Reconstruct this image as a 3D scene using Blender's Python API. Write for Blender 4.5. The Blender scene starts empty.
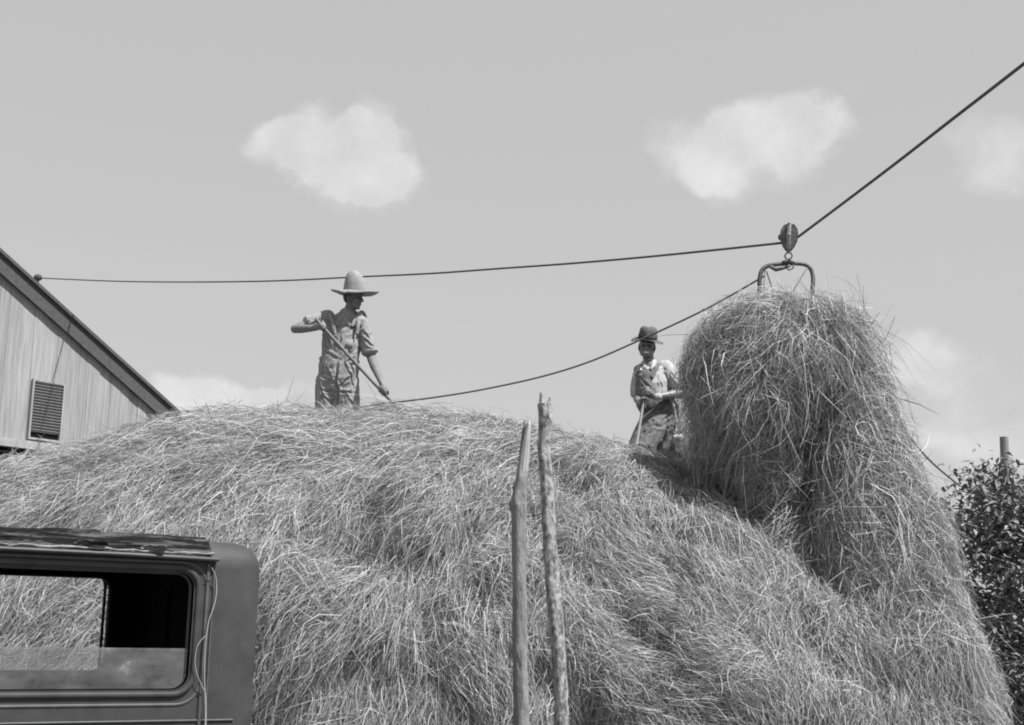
import bpy, bmesh, math, random
import numpy as np
from mathutils import Vector, Matrix, noise as mnoise
random.seed(7); RNG = np.random.default_rng(11)
sc = bpy.context.scene
COL = sc.collection
PI = math.pi

# ------------------------------------------------------------------ camera
EYE = Vector((0, 0, 1.55)); PITCH = math.radians(10.5); ROLL = 0.026; FPX = 1365.0
fw = Vector((0, math.cos(PITCH), math.sin(PITCH)))
r0 = Vector((1, 0, 0)); u0 = Vector((0, -math.sin(PITCH), math.cos(PITCH)))
RT = r0 * math.cos(ROLL) + u0 * math.sin(ROLL)
UP = u0 * math.cos(ROLL) - r0 * math.sin(ROLL)
def ray(px, py):
    return fw + RT * ((px - 512) / FPX) - UP * ((py - 362.5) / FPX)
def P(px, py, Y):
    d = ray(px, py)
    return EYE + d * (Y / d.y)
cam = bpy.data.cameras.new('camera'); cam.lens = FPX * 36 / 1024; cam.sensor_width = 36
cam.clip_start = 0.05; cam.clip_end = 3000
co = bpy.data.objects.new('camera', cam); COL.objects.link(co)
m = Matrix((RT, UP, -fw)).transposed().to_4x4(); m.translation = EYE
co.matrix_world = m
sc.camera = co

# ------------------------------------------------------------------ materials (black and white film: everything is neutral grey)
def nodes(mt):
    mt.use_nodes = True
    nt = mt.node_tree; nt.nodes.clear()
    return nt, nt.nodes.new
def g(v): return (v, v, v, 1)
def ramp(nt, stops):
    r = nt.nodes.new('ShaderNodeValToRGB')
    e = r.color_ramp.elements
    e[0].position, e[0].color = stops[0][0], g(stops[0][1])
    e[1].position, e[1].color = stops[-1][0], g(stops[-1][1])
    for p, v in stops[1:-1]:
        x = e.new(p); x.color = g(v)
    return r
def gmat(name, lo, hi, scale=8, detail=6, stretch=(1, 1, 1), rough=0.8, bump=0.0, bscale=None, island=0.0, spec=0.25, pos=(0.3, 0.7), metal=0.0, coord='Object'):
    mt = bpy.data.materials.new(name); nt, N = nodes(mt); L = nt.links.new
    out = N('ShaderNodeOutputMaterial'); b = N('ShaderNodeBsdfPrincipled'); L(b.outputs[0], out.inputs[0])
    tc = N('ShaderNodeTexCoord'); mp = N('ShaderNodeMapping'); L(tc.outputs[coord], mp.inputs[0]); mp.inputs['Scale'].default_value = stretch
    n = N('ShaderNodeTexNoise'); n.inputs['Scale'].default_value = scale; n.inputs['Detail'].default_value = detail; n.inputs['Roughness'].default_value = 0.6
    L(mp.outputs[0], n.inputs['Vector'])
    r = ramp(nt, [(pos[0], lo), (pos[1], hi)]); L(n.outputs['Fac'], r.inputs[0])
    c = r.outputs[0]
    if island:
        ge = N('ShaderNodeNewGeometry'); mr = N('ShaderNodeMapRange'); L(ge.outputs['Random Per Island'], mr.inputs[0])
        mr.inputs[3].default_value = 1 - island; mr.inputs[4].default_value = 1 + island
        mx = N('ShaderNodeVectorMath'); mx.operation = 'SCALE'; L(c, mx.inputs[0]); L(mr.outputs[0], mx.inputs['Scale']); c = mx.outputs[0]
    L(c, b.inputs['Base Color'])
    b.inputs['Roughness'].default_value = rough; b.inputs['Specular IOR Level'].default_value = spec; b.inputs['Metallic'].default_value = metal
    if bump:
        n2 = N('ShaderNodeTexNoise'); n2.inputs['Scale'].default_value = bscale or scale * 3; n2.inputs['Detail'].default_value = 6
        L(mp.outputs[0], n2.inputs['Vector'])
        bp = N('ShaderNodeBump'); bp.inputs['Strength'].default_value = bump; bp.inputs['Distance'].default_value = 0.02
        L(n2.outputs['Fac'], bp.inputs['Height']); L(bp.outputs[0], b.inputs['Normal'])
    return mt
def hay_mat(name, lo, hi):
    mt = bpy.data.materials.new(name); nt, N = nodes(mt); L = nt.links.new
    out = N('ShaderNodeOutputMaterial'); b = N('ShaderNodeBsdfPrincipled')
    ge = N('ShaderNodeNewGeometry')
    r = ramp(nt, [(0.0, lo), (0.55, (lo + hi) * .5), (0.9, hi), (1.0, min(.8, hi * 1.15))]); L(ge.outputs['Random Per Island'], r.inputs[0])
    L(r.outputs[0], b.inputs['Base Color']); b.inputs['Roughness'].default_value = 0.55; b.inputs['Specular IOR Level'].default_value = 0.3
    tr = N('ShaderNodeBsdfTranslucent'); L(r.outputs[0], tr.inputs[0])
    mx = N('ShaderNodeMixShader'); mx.inputs[0].default_value = 0.15
    L(b.outputs[0], mx.inputs[1]); L(tr.outputs[0], mx.inputs[2]); L(mx.outputs[0], out.inputs[0])
    return mt
M = {}
M['hay'] = hay_mat('dry_hay', 0.16, 0.47)
M['hay2'] = hay_mat('dry_hay_load', 0.17, 0.48)
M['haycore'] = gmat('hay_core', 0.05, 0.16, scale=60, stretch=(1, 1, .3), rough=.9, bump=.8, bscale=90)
M['ground'] = gmat('pasture', 0.07, 0.17, scale=3, rough=.95, bump=.5, bscale=60)
M['board'] = gmat('weathered_board', 0.20, 0.33, scale=4, detail=9, stretch=(5, 5, .3), rough=.9, bump=.3, bscale=12, island=.10)
M['boarddark'] = gmat('shade_dark_board', 0.055, 0.09, scale=6, stretch=(3, 3, 3), rough=.9, bump=.2)  # soffit shade put into the rake board colour; also on the rope anchor
M['roof'] = gmat('roof_sheet', 0.08, 0.16, scale=9, rough=.85, bump=.3)
M['trim'] = gmat('pale_trim', 0.24, 0.34, scale=8, rough=.8)
M['bark'] = gmat('mottled_bark', 0.09, 0.36, scale=55, stretch=(1, 1, .5), rough=.9, bump=.8, bscale=40, pos=(.36, .62))
M['bark2'] = gmat('grey_bark', 0.13, 0.25, scale=14, stretch=(1, 1, .3), rough=.9, bump=.7, bscale=50)
M['splitwood'] = gmat('bare_split_wood', 0.26, 0.42, scale=12, stretch=(4, 4, .3), rough=.85, bump=.4, bscale=30)
M['rope'] = gmat('hemp_rope', 0.07, 0.13, scale=60, rough=.95, bump=.5, bscale=120)
M['iron'] = gmat('rusted_iron', 0.05, 0.13, scale=25, rough=.6, bump=.3, spec=.5)
M['ironl'] = gmat('worn_iron', 0.16, 0.3, scale=30, rough=.5, bump=.2, spec=.6)
M['paint'] = gmat('faded_car_paint', 0.034, 0.056, scale=9, detail=10, rough=.62, bump=.10, bscale=7, spec=.25)
M['paint2'] = gmat('dusty_moulding_paint', 0.05, 0.08, scale=18, rough=.55, spec=.4)
M['rubber'] = gmat('tyre_rubber', 0.02, 0.035, scale=30, rough=.9)
M['cloth_int'] = gmat('dark_upholstery_and_panels', 0.006, 0.012, scale=20, rough=.95, spec=.05)
M['chrome'] = gmat('dull_plating', 0.35, 0.5, scale=30, rough=.35, metal=1.0)
M['topcloth'] = gmat('cracked_roof_fabric', 0.014, 0.10, scale=16, detail=9, stretch=(.22, 2.6, 2.6), rough=.9, bump=1.0, bscale=60, spec=.08, pos=(.49, .60))
M['flap'] = gmat('torn_fabric_edge', 0.05, 0.34, scale=30, stretch=(.5, 2, 2), rough=.9, bump=.5)
M['string'] = gmat('pale_string', 0.3, 0.42, scale=40, rough=.9)
M['skin'] = gmat('weathered_skin', 0.12, 0.18, scale=30, rough=.55, bump=.1, spec=.4)
M['skin2'] = gmat('dark_weathered_skin', 0.12, 0.18, scale=30, rough=.45, bump=.1, spec=.45)
M['denim'] = gmat('worn_denim', 0.19, 0.29, scale=22, detail=9, rough=.9, bump=.12, bscale=160)
M['denim2'] = gmat('dark_denim', 0.09, 0.17, scale=22, detail=9, rough=.9, bump=.12, bscale=160)
M['shirt'] = gmat('work_shirt', 0.18, 0.28, scale=24, detail=9, rough=.9, bump=.12, bscale=160)
M['shirt2'] = gmat('light_shirt', 0.29, 0.38, scale=14, rough=.9, bump=.12, bscale=160)
M['straw'] = gmat('straw_weave', 0.18, 0.32, scale=45, rough=.85, bump=.5, bscale=120)
M['felt'] = gmat('felt_hat', 0.07, 0.12, scale=20, rough=.95, bump=.2)
M['band'] = gmat('hat_band', 0.03, 0.05, scale=20, rough=.8)
M['hair'] = gmat('dark_hair', 0.03, 0.06, scale=60, rough=.6)
M['eye'] = gmat('dark_eye', 0.02, 0.03, scale=20, rough=.2, spec=.5)
M['white'] = gmat('white_enamel', 0.7, 0.8, scale=20, rough=.4)
M['handle'] = gmat('ash_handle', 0.09, 0.15, scale=20, stretch=(1, 1, .2), rough=.55)
M['handle2'] = gmat('pale_ash_handle', 0.3, 0.42, scale=20, stretch=(1, 1, .2), rough=.5)
M['leaf'] = gmat('broad_leaf', 0.12, 0.23, scale=4, rough=.6, island=.4, spec=.2)
M['post'] = gmat('grey_post', 0.16, 0.24, scale=10, stretch=(3, 3, .3), rough=.9)
def glass_mat():
    mt = bpy.data.materials.new('dusty_glass'); nt, N = nodes(mt); L = nt.links.new
    out = N('ShaderNodeOutputMaterial')
    t = N('ShaderNodeBsdfTransparent'); t.inputs[0].default_value = g(.8)
    gl = N('ShaderNodeBsdfGlossy'); gl.inputs['Roughness'].default_value = .08
    d = N('ShaderNodeBsdfDiffuse'); d.inputs[0].default_value = g(.34)
    tc = N('ShaderNodeTexCoord')
    n = N('ShaderNodeTexNoise'); n.inputs['Scale'].default_value = 9; n.inputs['Detail'].default_value = 7; n.inputs['Roughness'].default_value = .65
    mp = N('ShaderNodeMapping'); mp.inputs['Scale'].default_value = (1, 1, 1.6); L(tc.outputs['Object'], mp.inputs[0]); L(mp.outputs[0], n.inputs[0])
    r = ramp(nt, [(.3, .10), (.62, .30), (.72, .7)]); L(n.outputs['Fac'], r.inputs[0])
    m1 = N('ShaderNodeMixShader'); L(r.outputs[0], m1.inputs[0]); L(t.outputs[0], m1.inputs[1]); L(d.outputs[0], m1.inputs[2])
    fr = N('ShaderNodeFresnel'); fr.inputs[0].default_value = 1.5
    m2 = N('ShaderNodeMixShader'); L(fr.outputs[0], m2.inputs[0]); L(m1.outputs[0], m2.inputs[1]); L(gl.outputs[0], m2.inputs[2])
    L(m2.outputs[0], out.inputs[0]); return mt
M['glass'] = glass_mat()

# ------------------------------------------------------------------ object helpers
def tag(o, label, cat, group=None, kind=None):
    if label: o['label'] = label
    if cat: o['category'] = cat
    if group: o['group'] = group
    if kind: o['kind'] = kind
    return o
def empty(name, loc, label, cat, rz=0, group=None):
    o = bpy.data.objects.new(name, None); COL.objects.link(o); o.location = loc; o.rotation_euler = (0, 0, rz); o.empty_display_size = .1
    return tag(o, label, cat, group)
def link(name, me, mat, parent=None, smooth=False):
    if mat is not None and not me.materials: me.materials.append(mat)
    if smooth: me.shade_smooth()
    o = bpy.data.objects.new(name, me); COL.objects.link(o)
    if parent is not None:
        o.parent = parent
        if getattr(parent, 'type', '') == 'EMPTY' and parent.parent is None and not parent.get('localspace'):
            o.matrix_parent_inverse = Matrix.Translation(-Vector(parent.location))
    return o
def obj(name, bm, mat, parent=None, smooth=False):
    me = bpy.data.meshes.new(name); bm.normal_update(); bm.to_mesh(me); bm.free()
    return link(name, me, mat, parent, smooth)
def npmesh(name, verts, faces):
    me = bpy.data.meshes.new(name); nv = len(verts); nf, k = faces.shape
    me.vertices.add(nv); me.vertices.foreach_set('co', np.ascontiguousarray(verts, dtype=np.float32).ravel())
    me.loops.add(nf * k); me.loops.foreach_set('vertex_index', np.ascontiguousarray(faces, dtype=np.int32).ravel())
    me.polygons.add(nf); me.polygons.foreach_set('loop_start', np.arange(0, nf * k, k, dtype=np.int32))
    me.update(calc_edges=True); return me
def frame(t, ref):
    t = t.normalized(); a = ref - t * ref.dot(t)
    if a.length < 1e-4:
        ref = Vector((.3, .8, .5)); a = ref - t * ref.dot(t)
    a.normalize(); return a, t.cross(a)
def catmull(pts, n=6):
    pts = [Vector(p) for p in pts]; out = []
    q = [pts[0] * 2 - pts[1]] + pts + [pts[-1] * 2 - pts[-2]]
    for i in range(1, len(q) - 2):
        for k in range(n):
            t = k / n; a, b, c, d = q[i - 1], q[i], q[i + 1], q[i + 2]
            out.append(.5 * ((2 * b) + (c - a) * t + (2 * a - 5 * b + 4 * c - d) * t * t + (3 * b - a - 3 * c + d) * t ** 3))
    out.append(pts[-1]); return out
def tube(bm, pts, rad, n=12, ref=Vector((0, 1, 0)), caps=True, jitter=0):
    """rad: float, list of floats or list of (a, b): half widths along ref and across it"""
    pts = [Vector(p) for p in pts]; k = len(pts)
    if not isinstance(rad, (list, tuple)): rad = [rad] * k
    rad = [(r, r) if not isinstance(r, (list, tuple)) else r for r in rad]
    st = list(zip(pts, rad))
    tn = [(pts[min(i + 1, k - 1)] - pts[max(i - 1, 0)]).normalized() for i in range(k)]
    seq = []
    if caps:
        r = min(rad[0])
        for f in (.97, .75, .4): seq.append((pts[0] - tn[0] * r * f * .8, tuple(x * math.sqrt(1 - f * f) for x in rad[0]), tn[0]))
    for p, r, t in zip(pts, rad, tn): seq.append((p, r, t))
    if caps:
        r = min(rad[-1])
        for f in (.4, .75, .97): seq.append((pts[-1] + tn[-1] * r * f * .8, tuple(x * math.sqrt(1 - f * f) for x in rad[-1]), tn[-1]))
    rings = []
    for p, r, t in seq:
        a, b = frame(t, ref)
        ring = []
        for j in range(n):
            w = 2 * PI * j / n; jj = 1 + (random.uniform(-jitter, jitter) if jitter else 0)
            ring.append(bm.verts.new(p + a * (math.cos(w) * r[0] * jj) + b * (math.sin(w) * r[1] * jj)))
        rings.append(ring)
    for i in range(len(rings) - 1):
        for j in range(n):
            bm.faces.new((rings[i][j], rings[i][(j + 1) % n], rings[i + 1][(j + 1) % n], rings[i + 1][j]))
    bm.faces.new(list(reversed(rings[0]))); bm.faces.new(rings[-1])
def ell(bm, c, r, X=Vector((1, 0, 0)), Z=Vector((0, 0, 1)), u=16, v=10):
    X = Vector(X).normalized(); Z = Vector(Z); Z = (Z - X * Z.dot(X)).normalized(); Yv = Z.cross(X)
    mt = Matrix((X * r[0], Yv * r[1], Z * r[2])).transposed().to_4x4(); mt.translation = Vector(c)
    bmesh.ops.create_uvsphere(bm, u_segments=u, v_segments=v, radius=1, matrix=mt)
def box(bm, c, s, rot=None):
    mt = Matrix.Translation(Vector(c)) @ (rot.to_4x4() if rot else Matrix.Identity(4)) @ Matrix.Diagonal((s[0], s[1], s[2], 1))
    return bmesh.ops.create_cube(bm, size=1, matrix=mt)['verts']
def lathe(bm, prof, mt=Matrix.Identity(4), n=32, fn=None):
    rings = []
    for r, z in prof:
        ring = []
        for j in range(n):
            w = 2 * PI * j / n; p = Vector((r * math.cos(w), r * math.sin(w), z))
            if fn: p = fn(p, w, r, z)
            ring.append(bm.verts.new(mt @ p))
        rings.append(ring)
    for i in range(len(rings) - 1):
        for j in range(n): bm.faces.new((rings[i][j], rings[i][(j + 1) % n], rings[i + 1][(j + 1) % n], rings[i + 1][j]))
    return rings
def remesh(bm, name, mat, parent, voxel, smooth_it=4, wr=0, wsc=12, folds=()):
    me = bpy.data.meshes.new(name); bm.normal_update(); bm.to_mesh(me); bm.free()
    o = bpy.data.objects.new('temp', me); COL.objects.link(o)
    r = o.modifiers.new('r', 'REMESH'); r.mode = 'VOXEL'; r.voxel_size = voxel
    s = o.modifiers.new('s', 'SMOOTH'); s.factor = .5; s.iterations = smooth_it
    bpy.context.view_layer.update(); dg = bpy.context.evaluated_depsgraph_get()
    nm = bpy.data.meshes.new_from_object(o.evaluated_get(dg)); nm.name = name
    bpy.data.objects.remove(o); bpy.data.meshes.remove(me)
    if wr:
        norms = [v.normal.copy() for v in nm.vertices]
        for v, vn_ in zip(nm.vertices, norms):
            p = v.co.copy(); q = Vector((p.x, p.y, p.z)) * wsc
            w1 = mnoise.noise(q * .35 + Vector((3, 9, 1))) * 2.2
            f1 = 1 - 2.2 * abs(mnoise.noise(Vector((q.x * .34 + q.z * .25 + w1 * .8, q.y * .4, q.z * .62 - q.x * .42 + w1))))
            f2 = mnoise.noise(Vector((q.x * 1.1 - q.z * .8, q.y * 1.0 + 4, q.z * 1.2 + q.x * .7 + w1)))
            v.co = p + vn_ * wr * (max(-.5, f1) * .75 + f2 * .28)
    if folds:
        n_ = len(nm.vertices); cc = np.empty(n_ * 3, np.float32); nm.vertices.foreach_get('co', cc); cc = cc.reshape(-1, 3).astype(float)
        nn = np.array([v.normal[:] for v in nm.vertices]); d_ = np.zeros(n_)
        wob = (fbm(cc * 14 + 3, 2) - .5) * .05
        for (a_, b_, am, wd_f) in folds:
            a_ = np.array(a_); b_ = np.array(b_); ab = b_ - a_; t_ = ((cc - a_) @ ab) / (ab @ ab); tc_ = np.clip(t_, 0, 1)
            q_ = cc - (a_ + tc_[:, None] * ab); side = np.cross(nn, ab / np.linalg.norm(ab)); sgn = (q_ * side).sum(1) + wob
            out_ = np.abs(t_ - tc_) * np.linalg.norm(ab); fade = np.sin(PI * np.clip(tc_ * .86 + .07, 0, 1)) ** .6 * np.exp(-(out_ / .02) ** 2) * (np.linalg.norm(q_, axis=1) < .12)
            d_ += am * fade * (-np.exp(-(sgn / wd_f) ** 2) + .75 * np.exp(-((sgn - 1.9 * wd_f) / (1.3 * wd_f)) ** 2) + .25 * np.exp(-((sgn + 2.0 * wd_f) / (1.3 * wd_f)) ** 2))
        cc += nn * d_[:, None]; nm.vertices.foreach_set('co', cc.astype(np.float32).ravel()); nm.update()
    nm.materials.clear(); nm.materials.append(mat); nm.shade_smooth()
    return link(name, nm, None, parent)

# ------------------------------------------------------------------ sky, sun
to_sun = Vector((0.58, -0.34, 1.15)).normalized()
el = math.asin(to_sun.z); az = math.atan2(to_sun.x, to_sun.y)
w = bpy.data.worlds.new('World'); sc.world = w; w.use_nodes = True
nt = w.node_tree; nt.nodes.clear(); N = nt.nodes.new; L = nt.links.new
wo = N('ShaderNodeOutputWorld'); bg = N('ShaderNodeBackground'); L(bg.outputs[0], wo.inputs[0])
sky = N('ShaderNodeTexSky'); sky.sky_type = 'NISHITA'; sky.sun_disc = False; sky.sun_elevation = el; sky.sun_rotation = az
sky.air_density = 1.0; sky.dust_density = 1.2
sp = N('ShaderNodeSeparateColor'); L(sky.outputs[0], sp.inputs[0])
def mathn(op, a, b=None, clamp=False):
    n = N('ShaderNodeMath'); n.operation = op; n.use_clamp = clamp
    for i, v in enumerate((a, b)):
        if v is None: continue
        if isinstance(v, (int, float)): n.inputs[i].default_value = v
        else: L(v, n.inputs[i])
    return n.outputs[0]
def vdot(a, vec):
    n = N('ShaderNodeVectorMath'); n.operation = 'DOT_PRODUCT'; L(a, n.inputs[0]); n.inputs[1].default_value = vec; return n.outputs['Value']
SKY_K = 2.46
# orthochromatic-like film response: mostly blue and green light
lum = mathn('ADD', mathn('MULTIPLY', sp.outputs[2], .5), mathn('ADD', mathn('MULTIPLY', sp.outputs[1], .38), mathn('MULTIPLY', sp.outputs[0], .12)))
lum = mathn('MULTIPLY', mathn('POWER', mathn('MULTIPLY', lum, .4), .22), SKY_K)
tc = N('ShaderNodeTexCoord'); D0 = tc.outputs['Generated']
nz = N('ShaderNodeTexNoise'); nz.inputs['Scale'].default_value = 14; nz.inputs['Detail'].default_value = 6; nz.inputs['Roughness'].default_value = .55; L(D0, nz.inputs[0])
vs = N('ShaderNodeVectorMath'); vs.operation = 'SUBTRACT'; L(nz.outputs['Color'], vs.inputs[0]); vs.inputs[1].default_value = (.5, .5, .5)
vk = N('ShaderNodeVectorMath'); vk.operation = 'SCALE'; L(vs.outputs[0], vk.inputs[0]); vk.inputs['Scale'].default_value = .085
va = N('ShaderNodeVectorMath'); L(D0, va.inputs[0]); L(vk.outputs[0], va.inputs[1]); D = va.outputs[0]
clouds = [(288, 148, 44, 26, 1), (322, 132, 42, 30, .9), (362, 124, 38, 34, .9), (368, 165, 42, 40, 1.0), (366, 192, 50, 34, .95), (338, 160, 40, 30, .35),
          (712, 146, 60, 42, .95), (775, 126, 66, 36, .95), (760, 165, 80, 34, .8), (812, 140, 44, 40, .75), (1003, 158, 60, 42, 1),
          (915, 362, 48, 34, .75), (950, 396, 66, 52, .65), (985, 450, 80, 30, .7), (220, 397, 58, 26, 1.6), (290, 404, 80, 18, .75), (185, 60, 60, 40, .12)]
acc = None
for (cx, cy, rx, ry, s) in clouds:
    c = ray(cx, cy).normalized(); uu = Vector((0, 0, 1)); side = c.cross(uu).normalized(); upv = side.cross(c)
    k = ray(cx, cy).length * FPX / 1.0
    a = mathn('MULTIPLY', vdot(D, side), FPX / rx / 1.15); b = mathn('MULTIPLY', vdot(D, upv), FPX / ry / 1.15)
    dd = mathn('ADD', mathn('MULTIPLY', a, a), mathn('MULTIPLY', b, b))
    f = mathn('MULTIPLY', mathn('SUBTRACT', 1.0, dd, True), s)
    f = mathn('MULTIPLY', f, mathn('GREATER_THAN', vdot(D, c), 0.5))
    acc = f if acc is None else mathn('ADD', acc, f)
nz2 = N('ShaderNodeTexNoise'); nz2.inputs['Scale'].default_value = 26; nz2.inputs['Detail'].default_value = 7; L(D0, nz2.inputs[0])
thr = mathn('ADD', mathn('MULTIPLY', nz2.outputs['Fac'], 1.3), -.50)
msk = mathn('MULTIPLY', mathn('SUBTRACT', mathn('MINIMUM', acc, 1.0), thr), .55, True)
mr = N('ShaderNodeMapRange'); mr.interpolation_type = 'SMOOTHSTEP'; L(msk, mr.inputs[0])
CLOUD_GAIN = 1.55
cl = mathn('MULTIPLY', mr.outputs[0], CLOUD_GAIN)
L(mathn('ADD', lum, cl), bg.inputs[0])
bg.inputs['Strength'].default_value = 0.10
sl = bpy.data.lights.new('sun', 'SUN'); sl.energy = 3.95; sl.angle = math.radians(.9)
so = bpy.data.objects.new('sun', sl); COL.objects.link(so); so.rotation_euler = to_sun.to_track_quat('Z', 'Y').to_euler(); so.location = (8, -6, 14)
sc.view_settings.view_transform = 'Standard'; sc.view_settings.look = 'None'; sc.view_settings.exposure = 1.1; sc.view_settings.gamma = 1
sc.cycles.filter_width = 1.9; sc.cycles.max_bounces = 6; sc.cycles.transparent_max_bounces = 12

# ------------------------------------------------------------------ ground
bm = bmesh.new(); bmesh.ops.create_grid(bm, x_segments=60, y_segments=60, size=900)
tag(obj('ground', bm, M['ground']), None, None, kind='structure')

# ------------------------------------------------------------------ hay
_perm = RNG.random((64, 64, 64)).astype(np.float32)
def vnoise(p):
    """numpy value noise, p (n,3) -> 0..1"""
    i = np.floor(p).astype(np.int64); f = p - i; f = f * f * (3 - 2 * f); i &= 63; j = (i + 1) & 63
    def v(a, b, c): return _perm[a, b, c]
    x0, y0, z0 = i.T; x1, y1, z1 = j.T; fx, fy, fz = f.T
    a = v(x0, y0, z0) * (1 - fx) + v(x1, y0, z0) * fx; b = v(x0, y1, z0) * (1 - fx) + v(x1, y1, z0) * fx
    c = v(x0, y0, z1) * (1 - fx) + v(x1, y0, z1) * fx; d = v(x0, y1, z1) * (1 - fx) + v(x1, y1, z1) * fx
    return (a * (1 - fy) + b * fy) * (1 - fz) + (c * (1 - fy) + d * fy) * fz
def fbm(p, o=3):
    s = 0; a = 1; t = 0
    for k in range(o): s = s + a * vnoise(p * 2 ** k + 17.3 * k); t += a; a *= .5
    return s / t
Rn = np.array(RT); Un = np.array(UP); Fn = np.array(fw); En = np.array(EYE)
def project(p):
    q = p - En; z = q @ Fn
    return 512 + FPX * (q @ Rn) / z, 362.5 - FPX * (q @ Un) / z, z
def unit(a): return a / np.maximum(np.linalg.norm(a, axis=-1, keepdims=True), 1e-9)
def tri_surface(verts, quads):
    t = np.concatenate([quads[:, [0, 1, 2]], quads[:, [0, 2, 3]]]); a, b, c = verts[t[:, 0]], verts[t[:, 1]], verts[t[:, 2]]
    cr = np.cross(b - a, c - a); ar = np.linalg.norm(cr, axis=1) * .5
    vn = np.zeros_like(verts)
    for k in range(3): np.add.at(vn, t[:, k], cr)
    return t, ar, unit(vn)
def strands(verts, quads, n_lock, per, phi, length, lift, droop, curv, spread, width, stray, seed, weight=None, tip=.03, bow=.5, lscale=None):
    """sheaves of stalks lying on a surface: each sheaf shares a direction, each stalk bends its own way"""
    R = np.random.default_rng(seed)
    t, ar, vn = tri_surface(verts, quads)
    cen = verts[t].mean(1); wgt = ar.copy()
    fn = unit(np.cross(verts[t[:, 1]] - verts[t[:, 0]], verts[t[:, 2]] - verts[t[:, 0]]))
    facing = ((En - cen) * fn).sum(1)
    wgt *= np.where(facing > -.8, 1.0, .12)
    px, py, _ = project(cen); wgt *= np.where((px < -80) | (px > 1110) | (py > 800), .25, 1.0)
    if weight is not None: wgt *= weight(cen, fn)
    wgt /= wgt.sum()
    k = R.choice(len(t), n_lock, p=wgt); a = R.random((n_lock, 2)); fl = a.sum(1) > 1; a[fl] = 1 - a[fl]
    bc = np.stack([1 - a.sum(1), a[:, 0], a[:, 1]], 1)[:, :, None]
    pos = (verts[t[k]] * bc).sum(1); nor = unit((vn[t[k]] * bc).sum(1))
    down = np.array([0, 0, -1.0]); td = down - nor * (nor @ down)[:, None]
    td = unit(td + R.normal(0, .06, td.shape)); td = unit(td - nor * (td * nor).sum(1)[:, None]); ts = np.cross(nor, td)
    ang = phi(pos, nor) + R.normal(0, .22, n_lock)
    isr = R.random(n_lock) < stray; ang = np.where(isr, ang + R.normal(0, 1.1, n_lock), ang)
    ld = td * np.cos(ang)[:, None] + ts * np.sin(ang)[:, None]; ls = np.cross(nor, ld)
    h = R.random(n_lock) ** 1.6 * lift
    # stalks
    I = np.repeat(np.arange(n_lock), per); n = len(I)
    dirn = unit(ld[I] + ls[I] * R.normal(0, .16, n)[:, None] + nor[I] * R.normal(0, .07, n)[:, None])
    loose = R.random(n) < .07
    dirn = np.where(loose[:, None], unit(dirn + R.normal(0, .55, (n, 3))), dirn)
    Ln = length * np.exp(np.clip(R.normal(0, .42, n), -1.2, .75))
    if lscale is not None: Ln = Ln * lscale(pos)[I]
    base = pos[I] + ls[I] * (R.normal(0, spread, n))[:, None] + ld[I] * (R.normal(0, spread * 1.6, n))[:, None] + nor[I] * (h[I] + R.random(n) * .03 - .01)[:, None]
    S = 5; s = np.linspace(0, 1, S)[None, :, None]
    arch = (R.random(n) * lift * .8)[:, None, None]; bw = (R.normal(0, bow, n) * Ln * .25)[:, None, None]
    dr = (droop * Ln ** 2 * R.random(n) * 1.4)[:, None, None]
    Lm = Ln[:, None, None]
    sidev = np.cross(dirn, nor[I])
    pts = base[:, None] + dirn[:, None] * Lm * (s - .35) + nor[I][:, None] * (arch * 4 * s * (1 - s) - curv * (Lm * (s - .35)) ** 2 * .5) \
        + sidev[:, None] * bw * (s - .5) ** 2 * 4 + down[None, None] * dr * s ** 2
    kink = np.cumsum(R.normal(0, .035, (n, S, 3)), 1); kink[:, :2] *= .3; pts = pts + kink * Lm * .55
    end = (R.normal(0, tip, n))[:, None, None]; pts = pts + nor[I][:, None] * end * s ** 3
    tg = unit(np.gradient(pts, axis=1))
    wd = unit(np.cross(tg, (nor[I] + R.normal(0, .8, (n, 3)))[:, None]))
    wv = (width * np.exp(np.clip(R.normal(0, .35, n), -.8, .6)))[:, None, None] * np.array([.75, 1, 1, .85, .25])[None, :, None] * .5
    V = np.stack([pts - wd * wv, pts + wd * wv], 2).reshape(-1, 3)
    b = (np.arange(n) * S * 2)[:, None] + (np.arange(S - 1) * 2)[None]
    F = np.stack([b, b + 1, b + 3, b + 2], -1).reshape(-1, 4)
    return V, F
def merge(parts):
    V = []; F = []; o = 0
    for v, f in parts: V.append(v); F.append(f + o); o += len(v)
    return np.concatenate(V), np.concatenate(F)

# --- the stack: rounded cross sections along x, heights solved so that its outline has the right elevation
NX, NT = 260, 130
xl, xr = -8.5, 3.9; YC = 13.2
xs = np.linspace(xl, xr, NX); th = np.linspace(0.0, PI, NT)
endr = np.clip((xr - xs) / 2.4, 0, 1); endl = np.clip((xs - xl) / 3.0, 0, 1)
er = (1 - (1 - endr) ** 2.2) ** (1 / 2.2); elf = (1 - (1 - endl) ** 2.2) ** (1 / 2.2)
RF = 3.4 * (.35 + .65 * er) * (.4 + .6 * elf); RB = 3.2 * (.3 + .7 * er)
NP = 2.3
cs = np.sign(np.cos(th)) * np.abs(np.cos(th)) ** (2 / NP); sn = np.abs(np.sin(th)) ** (2 / NP)
tpx = [-250, -100, 20, 60, 110, 180, 300, 420, 490, 560, 610, 660, 690, 720, 760, 800, 840, 880, 920, 950, 975, 1000, 1020]
tpy = [580, 518, 470, 452, 431, 413, 406, 409, 411, 424, 437, 455, 470, 488, 514, 534, 544, 546, 545, 556, 592, 680, 760]
H = np.full(NX, 3.5)
yc = YC - .9 * (1 - er)
def stack(H):
    p = np.empty((NX, NT, 3)); p[..., 0] = xs[:, None]
    p[..., 1] = yc[:, None] - np.where(cs[None] > 0, RF[:, None], RB[:, None]) * cs[None]; p[..., 2] = H[:, None] * sn[None]
    return p
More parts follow.
